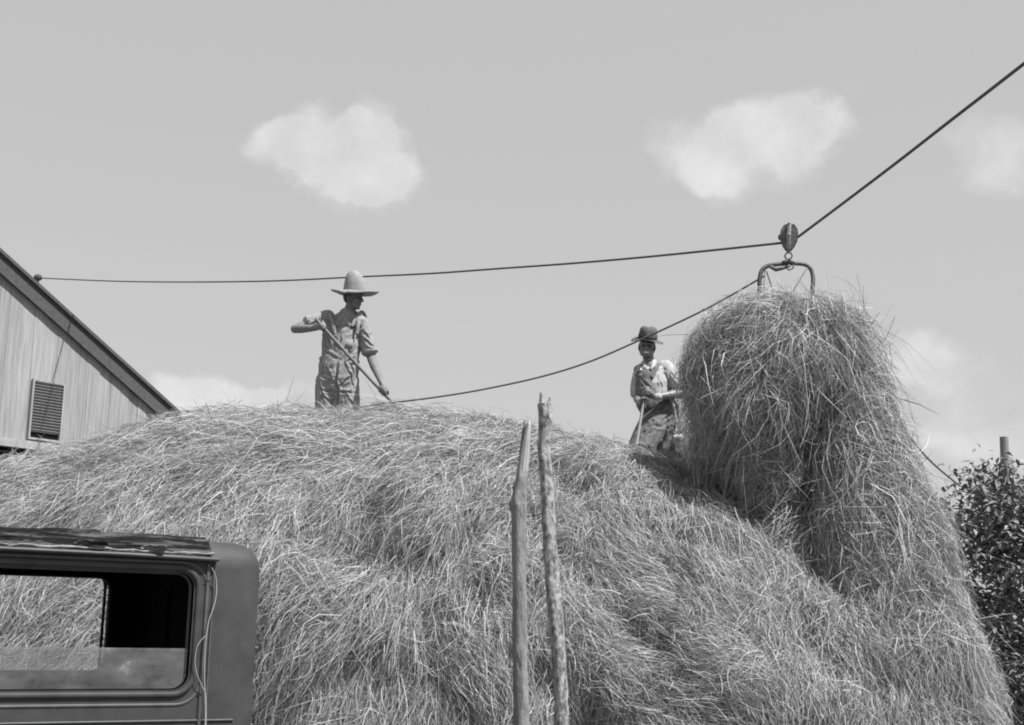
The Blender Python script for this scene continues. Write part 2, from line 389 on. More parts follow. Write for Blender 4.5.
for it in range(40):
    p = stack(H); px, py, z = project(p.reshape(-1, 3)); px = px.reshape(NX, NT); py = py.reshape(NX, NT); z = z.reshape(NX, NT)
    j = py[:, :90].argmin(1); ii = np.arange(NX)
    want = np.interp(px[ii, j], tpx, tpy) + 6
    H = np.clip(H + .8 * (py[ii, j] - want) * z[ii, j] / FPX, .15, 4.2)
H[-1] = .1
k = np.hanning(9); k /= k.sum(); H = np.convolve(np.pad(H, 4, mode='edge'), k, mode='valid')
G = stack(H)
SP = G.reshape(-1, 3)
ix, it_ = np.meshgrid(np.arange(NX - 1), np.arange(NT - 1), indexing='ij'); b = (ix * NT + it_).ravel()
SQ = np.stack([b, b + NT, b + NT + 1, b + 1], 1)
_, _, vn = tri_surface(SP, SQ)
if (vn[NX // 2 * NT + 30] * np.array([0, -1, .5])).sum() < 0: SQ = SQ[:, ::-1]; vn = -vn
lump = (fbm(SP * 1.15 + 5, 2) - .5) * .40 + (fbm(SP * 3.6 + 40, 2) - .5) * .30
def seg_near(p, poly):
    best = np.full(len(p), 9.0); tt = np.zeros(len(p))
    for k_ in range(len(poly) - 1):
        a_, b_ = np.array(poly[k_]), np.array(poly[k_ + 1]); ab = b_ - a_; t_ = np.clip(((p - a_) @ ab) / (ab @ ab), 0, 1)
        d_ = np.linalg.norm(p - a_ - t_[:, None] * ab, axis=1); u_ = d_ < best; best[u_] = d_[u_]; tt[u_] = ((k_ + t_) / (len(poly) - 1))[u_]
    return best, tt
def on_stack(px_, py_):
    q_ = project(SP); m_ = (np.abs(q_[0] - px_) < 25) & (SP[:, 1] < YC); k_ = np.argmin(np.where(m_, (q_[0] - px_) ** 2 + (q_[1] - py_) ** 2, 1e9)); return SP[k_]
ROLL1 = [on_stack(*a) for a in ((570, 452), (520, 446), (470, 452), (430, 474), (405, 510), (392, 560))]
ROLL2 = [on_stack(*a) for a in ((330, 440), (270, 448), (215, 470), (185, 505), (170, 545))]
for RL, hgt_ in ((ROLL1, .20), (ROLL2, .13)):
    d1, t1 = seg_near(SP, RL); lump = lump + hgt_ * np.exp(-(d1 / .22) ** 2) * np.sin(PI * np.clip(t1 * .9 + .05, 0, 1)) ** .5
    sh_ = SP + np.array([-.16, 0, .40]); d2, t2 = seg_near(sh_, RL); lump = lump - hgt_ * .8 * np.exp(-(d2 / .20) ** 2)
top = np.clip((SP[:, 2] - 2.6) / .6, 0, 1)
SPd = SP + vn * (lump * (1 - .6 * top) - .09)[:, None]
stk = empty('haystack', (0, YC, 0), 'big pale mound of loose hay that both men stand on', 'haystack')
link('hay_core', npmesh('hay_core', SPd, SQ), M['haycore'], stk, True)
def phi_stack(p, n):
    # + turns the stalks towards +x (nor x down = side); left half sweeps down to the left
    x, z = p[:, 0], p[:, 2]
    lat = np.interp(x, [-6, -3.5, -1.2, .2, 1.2, 3, 4], [-.55, -.75, -.8, -.25, .15, .25, .3])
    lat = lat * np.interp(z, [0, 1.6, 2.6, 3.3], [.45, .7, 1.1, 1.6])
    chaos = np.interp(x, [-4, -1, .3, 1.5], [.60, .75, 1.5, 1.7])
    a = SGN * lat + ((fbm(p * .9 + 3, 2) - .5) * 2.2 + (fbm(p * 3.1 + 9, 1) - .5) * 1.2) * chaos
    for RL in (ROLL1, ROLL2):
        d1, t1 = seg_near(p, RL); k_ = np.exp(-(d1 / .30) ** 2); a = a * (1 - k_) + k_ * np.interp(t1, [0, .4, .7, 1], [-1.5, -1.25, -.7, -.2])
    return a
SGN = 1.0
# check the sign of nor x down at a front facing point: n=(0,-1,0), d=(0,0,-1) -> (1,0,0): positive is +x
def ls_(p): return np.interp(p[:, 0], [-3, -.8, .6, 2], [.95, .9, .68, .62])
parts = [strands(SPd, SQ, 14000, 15, phi_stack, .32, .07, .22, .25, .06, .0032, .14, 1, bow=.5, lscale=ls_),
         strands(SPd, SQ, 2000, 22, phi_stack, .44, .11, .30, .25, .07, .0033, .08, 2, lscale=ls_, weight=lambda c, n: np.interp(c[:, 0], [0, 1.2], [1, .35])),
         strands(SPd, SQ, 28000, 5, phi_stack, .24, .07, .30, .25, .07, .0031, .55, 4, tip=.03, bow=.6, lscale=ls_),
         strands(SPd, SQ, 60000, 1, phi_stack, .20, .06, .30, .25, .03, .0034, .9, 3, tip=.04, bow=.6, lscale=ls_)]
V, F = merge(parts)
tag(link('hay_stalks', npmesh('hay_stalks', V, F), M['hay'], stk), None, None, kind='stuff')

# --- the forkful being lifted: dome, left lobe, hanging right curtain
def blob(c, r, nu=48, nv=28, amp=.1, sc_=2.5, sd=0):
    u = np.linspace(0, 2 * PI, nu, endpoint=False); v = np.linspace(.03, PI - .03, nv)
    U, Vv = np.meshgrid(u, v, indexing='ij')
    q = np.stack([np.sin(Vv) * np.cos(U), np.sin(Vv) * np.sin(U), np.cos(Vv)], -1).reshape(-1, 3)
    d = 1 + (fbm(q * sc_ + sd, 2) - .5) * amp * 2
    vv = q * d[:, None] * np.array(r) + np.array(c)
    i, j = np.meshgrid(np.arange(nu), np.arange(nv - 1), indexing='ij'); a = (i * nv + j).ravel(); b2 = (((i + 1) % nu) * nv + j).ravel()
    return vv, np.stack([a, a + 1, b2 + 1, b2], 1)
def column(pts, rad, nu=28, amp=.25, sd=3):
    pts = catmull(pts, 8); k = len(pts); vv = []
    rad = np.interp(np.linspace(0, 1, k), np.linspace(0, 1, len(rad)), rad)
    for i, p in enumerate(pts):
        t = (pts[min(i + 1, k - 1)] - pts[max(i - 1, 0)]); a, b_ = frame(t, Vector((1, 0, 0)))
        for j in range(nu):
            w_ = 2 * PI * j / nu; o = a * math.cos(w_) * 1.0 + b_ * math.sin(w_) * .8
            vv.append(list(p + o * rad[i] * (1 + amp * mnoise.noise(Vector((p.x * 2 + o.x, p.y * 2 + o.y, p.z * 2 + sd))))))
    i, j = np.meshgrid(np.arange(k - 1), np.arange(nu), indexing='ij'); a = (i * nu + j).ravel(); b2 = (i * nu + (j + 1) % nu).ravel()
    return np.array(vv), np.stack([a, b2, b2 + nu, a + nu], 1)
LD = 11.45
def outward(vq, c):
    v, q = vq; n = np.cross(v[q[:, 1]] - v[q[:, 0]], v[q[:, 2]] - v[q[:, 0]]); cc = v[q].mean(1) - c
    if (n * cc).sum() < 0: q = q[:, ::-1]
    return v, q
def bl(px, py, Y, r, **k):
    c = P(px, py, Y); return outward(blob(c, r, **k), np.array(c))
def cl_(pl, rad, **k):
    pts = [P(*a) for a in pl]; v, q = column(pts, rad, **k); return outward((v, q), v.mean(0))
shapes = [bl(766, 370, LD, (.50, .56, .43), sd=1, amp=.28, sc_=3.6), bl(750, 402, LD - .15, (.33, .42, .36), sd=9, amp=.34, sc_=3.4),
          bl(745, 446, LD - .05, (.26, .32, .22), sd=21, amp=.36, sc_=3), bl(808, 430, LD + .6, (.40, .2, .55), sd=33),
          bl(766, 478, LD - .0, (.17, .26, .18), sd=44, amp=.36, sc_=3), bl(808, 345, LD, (.31, .44, .19), sd=61, amp=.28, sc_=3.6)]
curtain = cl_([(826, 340, LD), (850, 384, LD - .1), (860, 430, LD - .25), (868, 490, LD - .38), (884, 560, LD - .5), (904, 660, LD - .6)], [.12, .16, .19, .27, .36, .44])
mid = cl_([(716, 425, LD + .2), (732, 465, LD + .15), (766, 510, LD + .05), (806, 570, LD - .2)], [.10, .14, .17, .2])
hang = cl_([(812, 510, LD + .4), (816, 535, LD + .2), (832, 575, LD - .15), (848, 635, LD - .4)], [.2, .24, .34, .4])
load = empty('hay_load', P(785, 470, LD), 'shaggy forkful of hay hanging below the iron grapple, trailing back to the mound', 'hay bundle')
def shrink(vq, k_): c_ = vq[0].mean(0); return (vq[0] - c_) * k_ + c_, vq[1]
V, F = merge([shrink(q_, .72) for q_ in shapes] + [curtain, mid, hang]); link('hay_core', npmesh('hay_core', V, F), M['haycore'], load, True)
def phi_load(p, n):
    return (fbm(p * 1.6 + 3, 2) - .5) * 3.2 + (fbm(p * 5 + 9, 1) - .5) * 2.2
def phi_cur(p, n):
    return .22 + (fbm(p * 1.6 + 3, 2) - .5) * 1.1
LP = []
HC = np.array(P(816, 425, LD - .1))
def wdome(c, n):
    q = (c - HC) / np.array([.24, .8, .52]); return np.where((q ** 2).sum(1) < 1, .02, 1.0)
for n_, (v, q) in enumerate(shapes):
    wf_ = wdome if n_ in (0, 1, 3, 5) else None
    LP.append(strands(v, q, (900, 430, 260, 60, 170, 480)[n_], 14, phi_load, .28, .16, .5, .8, .06, .0036, .42, 50 + n_, tip=.04, weight=wf_))
    LP.append(strands(v, q, (4200, 2200, 1400, 200, 900, 2200)[n_], 2, phi_load, .26, .13, .6, .8, .05, .0040, .9, 60 + n_, tip=.05, bow=1.0, weight=wf_))
LP.append(strands(*merge(shapes[:3] + [curtain]), 2600, 1, phi_load, .34, .15, .6, .5, .03, .0056, .9, 81, tip=.08, bow=.8))
LP.append(strands(*curtain, 2300, 14, phi_cur, .34, .09, .3, .4, .06, .0036, .2, 71, tip=.04))
LP.append(strands(*curtain, 9000, 2, phi_cur, .26, .12, .4, .4, .03, .0038, .8, 72, tip=.05, bow=.9))
LP.append(strands(*merge([shapes[5], curtain]), 260, 30, phi_cur, .62, .14, .3, .5, .05, .0036, .05, 82, tip=.06))
LP.append(strands(*mid, 520, 12, phi_load, .30, .14, .4, .4, .08, .0038, .35, 73, tip=.06))
LP.append(strands(*hang, 800, 14, phi_cur, .34, .12, .3, .4, .07, .0038, .3, 74, tip=.05))
V, F = merge(LP)
tag(link('hay_stalks', npmesh('hay_stalks', V, F), M['hay2'], load), None, None, kind='stuff')

# ------------------------------------------------------------------ ropes, pulley, grapple
def rope_pts(pl):
    """(px, py, Y): a taut line keeps 1/Y linear between its given depths"""
    return catmull([P(*a) for a in pl], 8)
def inv(pl, i0, Y0, Y1):
    a = pl[0][0]; b_ = pl[-1][0]
    return [(x, y, 1 / ((1 / Y0) + (1 / Y1 - 1 / Y0) * (x - a) / (b_ - a))) for x, y in pl]
def rope(name, pts, r, mat, label, cat='rope', n=8):
    bm = bmesh.new(); tube(bm, pts, r, n=n, ref=Vector((0, .3, 1)), caps=True)
    return tag(obj(name, bm, mat, None, True), label, cat)
PD = LD
PC = P(789, 238, PD)
left = inv([(39, 278), (110, 281), (180, 282), (270, 281), (355, 277), (430, 273.5), (500, 268.5), (570, 263.5), (640, 257.5), (710, 250.5), (781, 243)], 0, 26.2, PD)
right = inv([(798, 237), (850, 198), (900, 160), (950, 121), (1003, 80), (1100, 4), (1250, -118)], 0, PD, 6.2)
rope('haul_rope', rope_pts(left) + rope_pts(right), .0115, M['rope'], 'thick taut rope running from the barn roof through the pulley and up out right')
trip = inv([(764, 276), (742, 289), (700, 312), (640, 340), (590, 361.5), (540, 377), (480, 390), (430, 398), (385, 403.5), (352, 408)], 0, PD - .02, 12.75)
rope('trip_rope', rope_pts(trip), .0085, M['rope'], 'thinner slack rope curving from the grapple down to the first man')
rope('guide_rope', rope_pts([(872, 372, LD), (888, 402, LD + .2), (905, 430, LD + .8), (922, 452, LD + 1.5), (938, 468, LD + 2.2), (960, 486, LD + 3.2)]), .0095, M['rope'], 'short dark rope slanting from behind the hanging hay into the leafy tree')
# pulley
pul = empty('pulley_block', PC, 'dark iron pulley block on the rope above the grapple', 'pulley')
bm = bmesh.new()
ax = Vector((.25, 1, 0)).normalized(); sd_ = Vector((0, 0, 1)).cross(ax) * -1
Zu = (Vector((0, 0, 1)) + sd_ * .05).normalized()
lathe(bm, [(.0, -.016), (.062, -.016), (.066, -.013), (.056, 0), (.066, .013), (.062, .016), (.0, .016)], Matrix.Translation(PC + Vector((0, 0, .015))) @ ax.to_track_quat('Z', 'Y').to_matrix().to_4x4(), n=28)
obj('sheave', bm, M['ironl'], pul)
for s in (-1, 1):
    bm = bmesh.new(); c = PC + ax * (.024 * s); prof = []
    out = [(0, .125), (.045, .112), (.072, .07), (.078, .02), (.07, -.03), (.048, -.08), (.02, -.118), (-.02, -.118), (-.048, -.08), (-.07, -.03), (-.078, .02), (-.072, .07), (-.045, .112)]
    va_ = [bm.verts.new(c + sd_ * a + Zu * b2 - ax * .006) for a, b2 in out]; vb = [bm.verts.new(c + sd_ * a * .9 + Zu * b2 * .93 + ax * .007 * s + ax * .004) for a, b2 in out]
    bm.faces.new(va_); bm.faces.new(list(reversed(vb)))
    for i in range(len(out)): bm.faces.new((va_[i], vb[i], vb[(i + 1) % len(out)], va_[(i + 1) % len(out)]))
    bmesh.ops.recalc_face_normals(bm, faces=bm.faces)
    obj('cheek_plate', bm, M['iron'], pul)
bm = bmesh.new()
tube(bm, [PC - ax * .045 + Zu * .12, PC - ax * .048 + Zu * .02, PC - ax * .04 - Zu * .09, PC - Zu * .13], [(.006, .017), (.006, .019), (.006, .016), (.01, .014)], n=8, ref=ax)
tube(bm, [PC + ax * .045 + Zu * .12, PC + ax * .048 + Zu * .02, PC + ax * .04 - Zu * .09, PC - Zu * .13], [(.006, .017), (.006, .019), (.006, .016), (.01, .014)], n=8, ref=ax)
tube(bm, [PC - ax * .05 + Zu * .12, PC + ax * .05 + Zu * .12], .012, n=8)
tube(bm, [PC - ax * .06 + Vector((0, 0, .015)), PC + ax * .06 + Vector((0, 0, .015))], .014, n=10)
obj('strap', bm, M['ironl'], pul, True)
bm = bmesh.new(); ell(bm, PC - sd_ * .075 + Zu * .01, (.02, .022, .028)); obj('rope_guard', bm, M['iron'], pul, True)
bm = bmesh.new(); rc = P(788.5, 256, PD); tube(bm, [rc + sd_ * .03 * math.cos(a) + Zu * .03 * math.sin(a) for a in np.linspace(0, 2 * PI, 20)], .0065, n=8, ref=ax); obj('ring', bm, M['iron'], pul, True)
# grapple
gr = empty('hay_grapple', P(787, 292, PD), 'iron arched hay grapple gripping the top of the hanging hay', 'grapple')
gp = catmull([P(*a) for a in [(759, 318, PD), (759.5, 292, PD), (760, 277, PD), (763, 269, PD), (771, 265, PD), (787, 263.5, PD), (803, 264, PD), (810, 268, PD), (813, 277, PD), (812.5, 292, PD), (812, 318, PD)]], 5)
bm = bmesh.new(); tube(bm, gp, .0195, n=12, ref=Vector((0, 1, 0))); obj('arch_frame', bm, M['iron'], gr, True)
for a, b_ in (((766, 270), (776, 300)), ((765, 271), (763, 300)), ((807, 268), (790, 296))):
    bm = bmesh.new(); tube(bm, [P(a[0], a[1], PD - .01), P((a[0] + b_[0]) / 2, (a[1] + b_[1]) / 2, PD - .02), P(b_[0], b_[1], PD - .02)], .006, n=8); obj('stay_rod', bm, M['ironl'], gr, True)
bm = bmesh.new()
tube(bm, [P(771, 267, PD - .03), P(776, 269.5, PD - .05), P(783, 268, PD - .05), P(789, 266, PD - .04)], [.016, .02, .016, .014], n=10)
tube(bm, [P(783, 262, PD - .03), P(789, 261, PD - .04), P(795, 263, PD - .03)], [.014, .02, .016], n=10)
tube(bm, [P(785, 266, PD - .04), P(789, 270, PD - .05), P(793, 268, PD - .04), P(794, 262, PD - .03)], .009, n=8)
obj('trip_latch', bm, M['iron'], gr, True)
for s in (0, 1):
    x0 = (759, 812)[s]; bm = bmesh.new(); k = 1 if s == 0 else -1
    tube(bm, catmull([P(x0, 312, PD), P(x0 - 14 * k, 350, PD), P(x0 - 4 * k, 390, PD), P(x0 + 14 * k, 405, PD)], 5), [.018] * 15 + [.004], n=8); obj('tine', bm, M['iron'], gr, True)

# ------------------------------------------------------------------ barn
wd_ = Vector((math.sin(math.radians(38)), math.cos(math.radians(38)), 0)); wn = Vector((wd_.y, -wd_.x, 0))
W0 = P(100, 420, 25.0); W0.z = 0
def wall_hit(px, py, off=0.0):
    d = ray(px, py); o = W0 + wn * off; t = (o - EYE).dot(wn) / d.dot(wn); p = EYE + d * t
    return (p - W0).dot(wd_), p.z
def WP(s, z, o=0.0): return W0 + wd_ * s + wn * o + Vector((0, 0, z))
OV = .09
sA, zA = wall_hit(20, 268, OV); sB, zB = wall_hit(180, 413, OV)
slope = (zA - zB) / (sA - sB)
def roofz(s): return zB + slope * (s - sB)
sEnd = sB - .35; sPeak = sA - 1.7; half = sEnd - sPeak
barn = empty('barn', W0, 'weathered board barn gable with a louvred vent at the left', 'barn')
TH = .3
def wall_top(s): return roofz(s if s > sPeak else 2 * sPeak - s) - TH - .05
bm = bmesh.new(); s = sPeak - half + .02
while s < sEnd:
    wdt = random.uniform(.2, .27); e = min(s + wdt, sEnd); o = random.uniform(-.008, .008)
    pts = [(s, 0), (e - .003, 0), (e - .003, wall_top(e - .003)), (s, wall_top(s))]
    if s < sPeak < e: pts.insert(3, (sPeak, wall_top(sPeak)))
    f = [bm.verts.new(WP(a, z, o)) for a, z in pts]; bk = [bm.verts.new(WP(a, z, o - .03)) for a, z in pts]
    bm.faces.new(f); bm.faces.new(list(reversed(bk)))
    for i in range(len(pts)): bm.faces.new((f[i], bk[i], bk[(i + 1) % len(pts)], f[(i + 1) % len(pts)]))
    s = e
bmesh.ops.recalc_face_normals(bm, faces=bm.faces)
obj('gable_wall', bm, M['board'], barn)
bm = bmesh.new()
for a in (sPeak - half + .06, sEnd - .06):
    c = WP(a, wall_top(sEnd) / 2 - .1, -6.1); R3 = Matrix((wd_, -wn, Vector((0, 0, 1)))).transposed(); box(bm, c, (.06, 12, wall_top(sEnd) - .2), R3)
box(bm, WP(sPeak, wall_top(sEnd) / 2, -.12), (half * 2 - .3, .1, wall_top(sEnd) - .3), R3)
tri = [(sPeak - half + .2, wall_top(sEnd) - .2), (sEnd - .2, wall_top(sEnd) - .2), (sPeak, wall_top(sPeak) - .2)]
bm.faces.new([bm.verts.new(WP(a, z, -.1)) for a, z in tri])
obj('side_wall', bm, M['board'], barn)
bm = bmesh.new()
for k in (1, -1):
    e = sEnd + .45
    pr = [(sPeak, roofz(sPeak)), (sPeak + k * (e - sPeak), roofz(e)), (sPeak + k * (e - sPeak), roofz(e) - .05), (sPeak, roofz(sPeak) - .05)]
    a = [bm.verts.new(WP(x, z, OV)) for x, z in pr]; b2 = [bm.verts.new(WP(x, z, -13)) for x, z in pr]
    bm.faces.new(a); bm.faces.new(list(reversed(b2)))
    for i in range(4): bm.faces.new((a[i], b2[i], b2[(i + 1) % 4], a[(i + 1) % 4]))
bmesh.ops.recalc_face_normals(bm, faces=bm.faces); obj('roof', bm, M['roof'], barn)
bm = bmesh.new()   # rake boards at the roof edge, coloured dark for soffit shade
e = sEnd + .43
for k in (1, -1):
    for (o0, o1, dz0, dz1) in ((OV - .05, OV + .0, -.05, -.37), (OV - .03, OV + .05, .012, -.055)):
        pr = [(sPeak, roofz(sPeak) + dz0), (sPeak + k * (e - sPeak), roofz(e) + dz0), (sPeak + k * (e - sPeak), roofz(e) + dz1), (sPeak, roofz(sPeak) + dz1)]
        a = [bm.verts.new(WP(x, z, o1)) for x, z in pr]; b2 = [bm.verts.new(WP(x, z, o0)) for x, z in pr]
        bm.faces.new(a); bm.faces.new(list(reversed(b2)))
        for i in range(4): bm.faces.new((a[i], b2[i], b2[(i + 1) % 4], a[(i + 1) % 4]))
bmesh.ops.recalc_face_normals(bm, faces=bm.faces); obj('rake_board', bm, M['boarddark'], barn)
# vent
vs0, vz1 = wall_hit(33, 380); vs1, _ = wall_hit(62, 384); _, vz0 = wall_hit(27, 437); vz1 -= .02
vent = empty('louvre_vent', (0, 0, 0), None, None); vent.parent = barn; vent.matrix_parent_inverse = Matrix.Translation(-W0)
def bar(bm, s0, s1, z0, z1, o0, o1): box(bm, WP((s0 + s1) / 2, (z0 + z1) / 2, (o0 + o1) / 2), (abs(s1 - s0), abs(o1 - o0), abs(z1 - z0)), R3)
bm = bmesh.new(); t_ = .035
bar(bm, vs0 - t_, vs0, vz0 - t_, vz1 + t_, .012, .07); bar(bm, vs1, vs1 + t_, vz0 - t_, vz1 + t_, .012, .07)
bar(bm, vs0, vs1, vz1, vz1 + t_, .012, .068); bar(bm, vs0, vs1, vz0 - t_, vz0, .012, .068)
obj('frame', bm, M['board'], vent)
bm = bmesh.new(); bar(bm, vs0, vs1, vz0, vz1, .012, .018); obj('backing', bm, M['cloth_int'], vent)
bm = bmesh.new(); nl = 17; hh = (vz1 - vz0 - .1) / nl
for i in range(nl):
    zz = vz0 + .1 + hh * (i + .5); box(bm, WP((vs0 + vs1) / 2, zz, .042), (vs1 - vs0 - .004, .012, hh * 1.05), R3 @ Matrix.Rotation(math.radians(38), 3, 'X'))
obj('louvre_slats', bm, M['post'], vent)
ls0, lz0 = wall_hit(10, 447); ls1, lz1 = wall_hit(60, 447)
bm = bmesh.new(); bar(bm, sPeak - half + .3, ls1, lz1 - .12, lz1 + .02, .012, .16); obj('ledge_board', bm, M['trim'], barn)
bm = bmesh.new(); bar(bm, sPeak - half + .4, ls1 - .6, .4, lz1 - .123, .012, .02); obj('dark_panel', bm, M['cloth_int'], barn)  # flat near-black panel on the wall below the ledge board
bm = bmesh.new(); kc = P(38, 277.5, 26.3)
ell(bm, kc, (.085, .07, .07)); tube(bm, [kc - Vector((.0, 0, .02)), kc + Vector((-.05, .05, -.9))], .03, n=8); obj('rope_anchor', bm, M['boarddark'], barn, True)

# ------------------------------------------------------------------ two poles
def pole(name, ctrl, Y, label, mat, knots=()):
    pts = [P(x, y, Y) for x, y, r in ctrl]; b0 = pts[-1]
    g0 = Vector((b0.x + (b0.x - pts[-2].x) * 1.0, Y, 0))
    root = empty(name, g0, label, 'wooden pole', 0, 'poles standing before the hay')
    pp = catmull(pts, 8); rr = np.interp(np.linspace(0, 1, len(pp)), np.linspace(0, 1, len(ctrl)), [c[2] for c in ctrl]) * Y / FPX
    pp = pp + [b0 * .5 + g0 * .5, g0 - Vector((0, 0, .2))]; rr = list(rr) + [rr[-1] * 1.03, rr[-1] * 1.05]
    bm = bmesh.new(); n = 18; rings = []
    dense = []; 
    for i in range(len(pp) - 1):
        for k in range(5): dense.append((pp[i].lerp(pp[i + 1], k / 5), rr[i] + (rr[i + 1] - rr[i]) * k / 5))
    dense.append((pp[-1], rr[-1]))
    for p, r in dense:
        ring = []
        for j in range(n):
            w_ = 2 * PI * j / n; q = Vector((math.cos(w_), math.sin(w_), 0))
            f = 1 + .16 * mnoise.noise(Vector((q.x * 1.2, q.y * 1.2, p.z * 3.5 + p.x * 9))) + .10 * mnoise.noise(Vector((q.x * 3, q.y * 3, p.z * 14)))
            ring.append(bm.verts.new(p + q * r * f))
        rings.append(ring)
    for i in range(len(rings) - 1):
        for j in range(n): bm.faces.new((rings[i][j], rings[i + 1][j], rings[i + 1][(j + 1) % n], rings[i][(j + 1) % n]))
    bm.faces.new(rings[0]); bmesh.ops.recalc_face_normals(bm, faces=bm.faces)
    obj('bark_shaft', bm, mat, root, True)
    return root
Y1, Y2 = 6.2, 6.0
p1 = pole('fence_pole', [(523.5, 464, 3.2), (522.6, 472, 5.3), (522, 478, 6.3), (520, 490, 6.8), (518.5, 505, 8.4), (519, 520, 7.4), (519, 560, 7.2), (520, 620, 7.4), (520.5, 694, 7.8), (521, 730, 8)], Y1, 'left of two standing poles, with a pale split tip and a side stub', M['bark2'])
def splinter(ctrl, Y, mat, root, name):
    bm = bmesh.new(); pts = [P(x, y, Y + d) for x, y, a, b_, d in ctrl]
    tube(bm, pts, [(b_ * Y / FPX, a * Y / FPX) for x, y, a, b_, d in ctrl], n=10, ref=Vector((0, 1, 0)), jitter=.1); obj(name, bm, mat, root, False)
splinter([(521.5, 482, 6.2, 6, 0), (524, 460, 5.2, 5, 0), (526.5, 440, 3.8, 4, 0), (528.6, 424, 2.6, 3, .0), (529.3, 421, 1.6, 1.5, .0)], Y1, M['splitwood'], p1, 'split_tip')
splinter([(519.5, 484, 4.5, 4, .01), (521.5, 455, 2.6, 3, .012), (523.6, 432, 1.8, 2, .015), (524.6, 420.5, .9, 1, .015)], Y1, M['bark2'], p1, 'splinter')
splinter([(517, 514, 6, 6, 0), (512.5, 508, 3.2, 3, 0), (511, 503, 2.2, 2, 0)], Y1, M['bark2'], p1, 'branch_stub')
p2 = pole('fence_pole', [(545, 404, 7.6), (545.5, 420, 7.2), (544.5, 440, 6.2), (544, 452, 6.4), (547, 490, 6.6), (549.5, 540, 7.0), (553, 588, 7.6), (556, 620, 7.0), (559, 660, 7.2), (561, 700, 7.4), (562, 735, 7.6)], Y2, 'right, taller of two standing poles, with mottled bark and a broken tip', M['bark'])
splinter([(541.8, 412, 3.4, 4, 0), (541.5, 402, 2.6, 3, 0), (541, 393, 1.2, 1.2, 0)], Y2, M['bark'], p2, 'splinter')
splinter([(548, 412, 4, 4, 0), (549, 404, 3, 3, 0), (550, 398, 1.0, 1.2, 0)], Y2, M['bark'], p2, 'splinter')

# ------------------------------------------------------------------ car (local x = rearward, y = to its far side)
CRZ = math.radians(31)
cO = P(266, 600, 5.0); cO.z = 0
car = empty('old_car', cO, 'old dark sedan with a torn fabric roof and a half lowered window', 'car', CRZ); car['localspace'] = 1
def rrect(x0, x1, z0, z1, r, n=6):
    out = []
    for cx, cz, a0 in ((x1 - r, z1 - r, 0), (x0 + r, z1 - r, 90), (x0 + r, z0 + r, 180), (x1 - r, z0 + r, 270)):
        for k in range(n + 1):
            a = math.radians(a0 + 90 * k / n); out.append((cx + r * math.cos(a), cz + r * math.sin(a)))
    return out
def prism(bm, loop, y0, y1, axis='y'):
    mk = (lambda a, z, y: Vector((a, y, z))) if axis == 'y' else (lambda a, z, y: Vector((y, a, z)))
    A = [bm.verts.new(mk(a, z, y0)) for a, z in loop]; B = [bm.verts.new(mk(a, z, y1)) for a, z in loop]
    bm.faces.new(A); bm.faces.new(list(reversed(B)))
    for i in range(len(loop)): bm.faces.new((A[i], B[i], B[(i + 1) % len(loop)], A[(i + 1) % len(loop)]))
    bmesh.ops.recalc_face_normals(bm, faces=bm.faces)
CW, CL, ZB, ZT = 1.34, 2.15, .55, 1.785
def rbox(bm, c, s, r, seg=5):
    vs_ = box(bm, c, s); es = list({e for v in vs_ for e in v.link_edges})
    bmesh.ops.bevel(bm, geom=es, offset=r, segments=seg, affect='EDGES', profile=.5)
def tmp(bm):
    me = bpy.data.meshes.new('t'); bm.normal_update(); bm.to_mesh(me); bm.free(); o = bpy.data.objects.new('t', me); COL.objects.link(o); return o
WIN = (-1.08, -.268, 1.268, 1.668)
bm = bmesh.new(); rbox(bm, (-CL / 2, CW / 2, (ZB + ZT) / 2), (CL, CW, ZT - ZB), .098); shell = tmp(bm)
cutters = []
bm = bmesh.new(); rbox(bm, (-CL / 2, CW / 2, (ZB + ZT) / 2), (CL - .12, CW - .12, ZT - ZB - .12), .07, 4); cutters.append(tmp(bm))
bm = bmesh.new(); prism(bm, rrect(*WIN, .055), -.3, .3); cutters.append(tmp(bm))
bm = bmesh.new(); prism(bm, rrect(WIN[0], -.21, *WIN[2:], .055), CW - .3, CW + .3); cutters.append(tmp(bm))
bm = bmesh.new(); prism(bm, rrect(-1.95, -1.22, *WIN[2:], .055), -.3, CW + .3); cutters.append(tmp(bm))
bm = bmesh.new(); prism(bm, rrect(.45, .97, 1.38, 1.62, .06), -.3, .3, 'x'); cutters.append(tmp(bm))
bm = bmesh.new(); prism(bm, rrect(.12, CW - .12, 1.30, 1.67, .05), -CL - .3, -CL + .3, 'x'); cutters.append(tmp(bm))
for c in cutters:
    b_ = shell.modifiers.new('b', 'BOOLEAN'); b_.object = c; b_.operation = 'DIFFERENCE'; b_.solver = 'EXACT'
bpy.context.view_layer.update(); dg = bpy.context.evaluated_depsgraph_get()
bme = bpy.data.meshes.new_from_object(shell.evaluated_get(dg)); bme.name = 'body'
for c in cutters + [shell]: bpy.data.objects.remove(c)
bme.materials.clear(); bme.materials.append(M['paint']); bme.materials.append(M['cloth_int'])
for pl in bme.polygons:
    c = pl.center; pl.use_smooth = False
    inside = pl.normal.dot(Vector((-CL / 2, CW / 2, 1.3)) - c) > 0 and (.02 < c.y < CW - .02) and (-CL + .02 < c.x < -.02) and c.z < ZT - .02
    pl.material_index = 1 if inside else 0
try: bme.shade_smooth(); bme.set_sharp_from_angle(angle=math.radians(28))
except Exception: pass
body = link('body', bme, None, car)
def cobj(name, bm, mat, par=car, smooth=False): return obj(name, bm, mat, par, smooth)
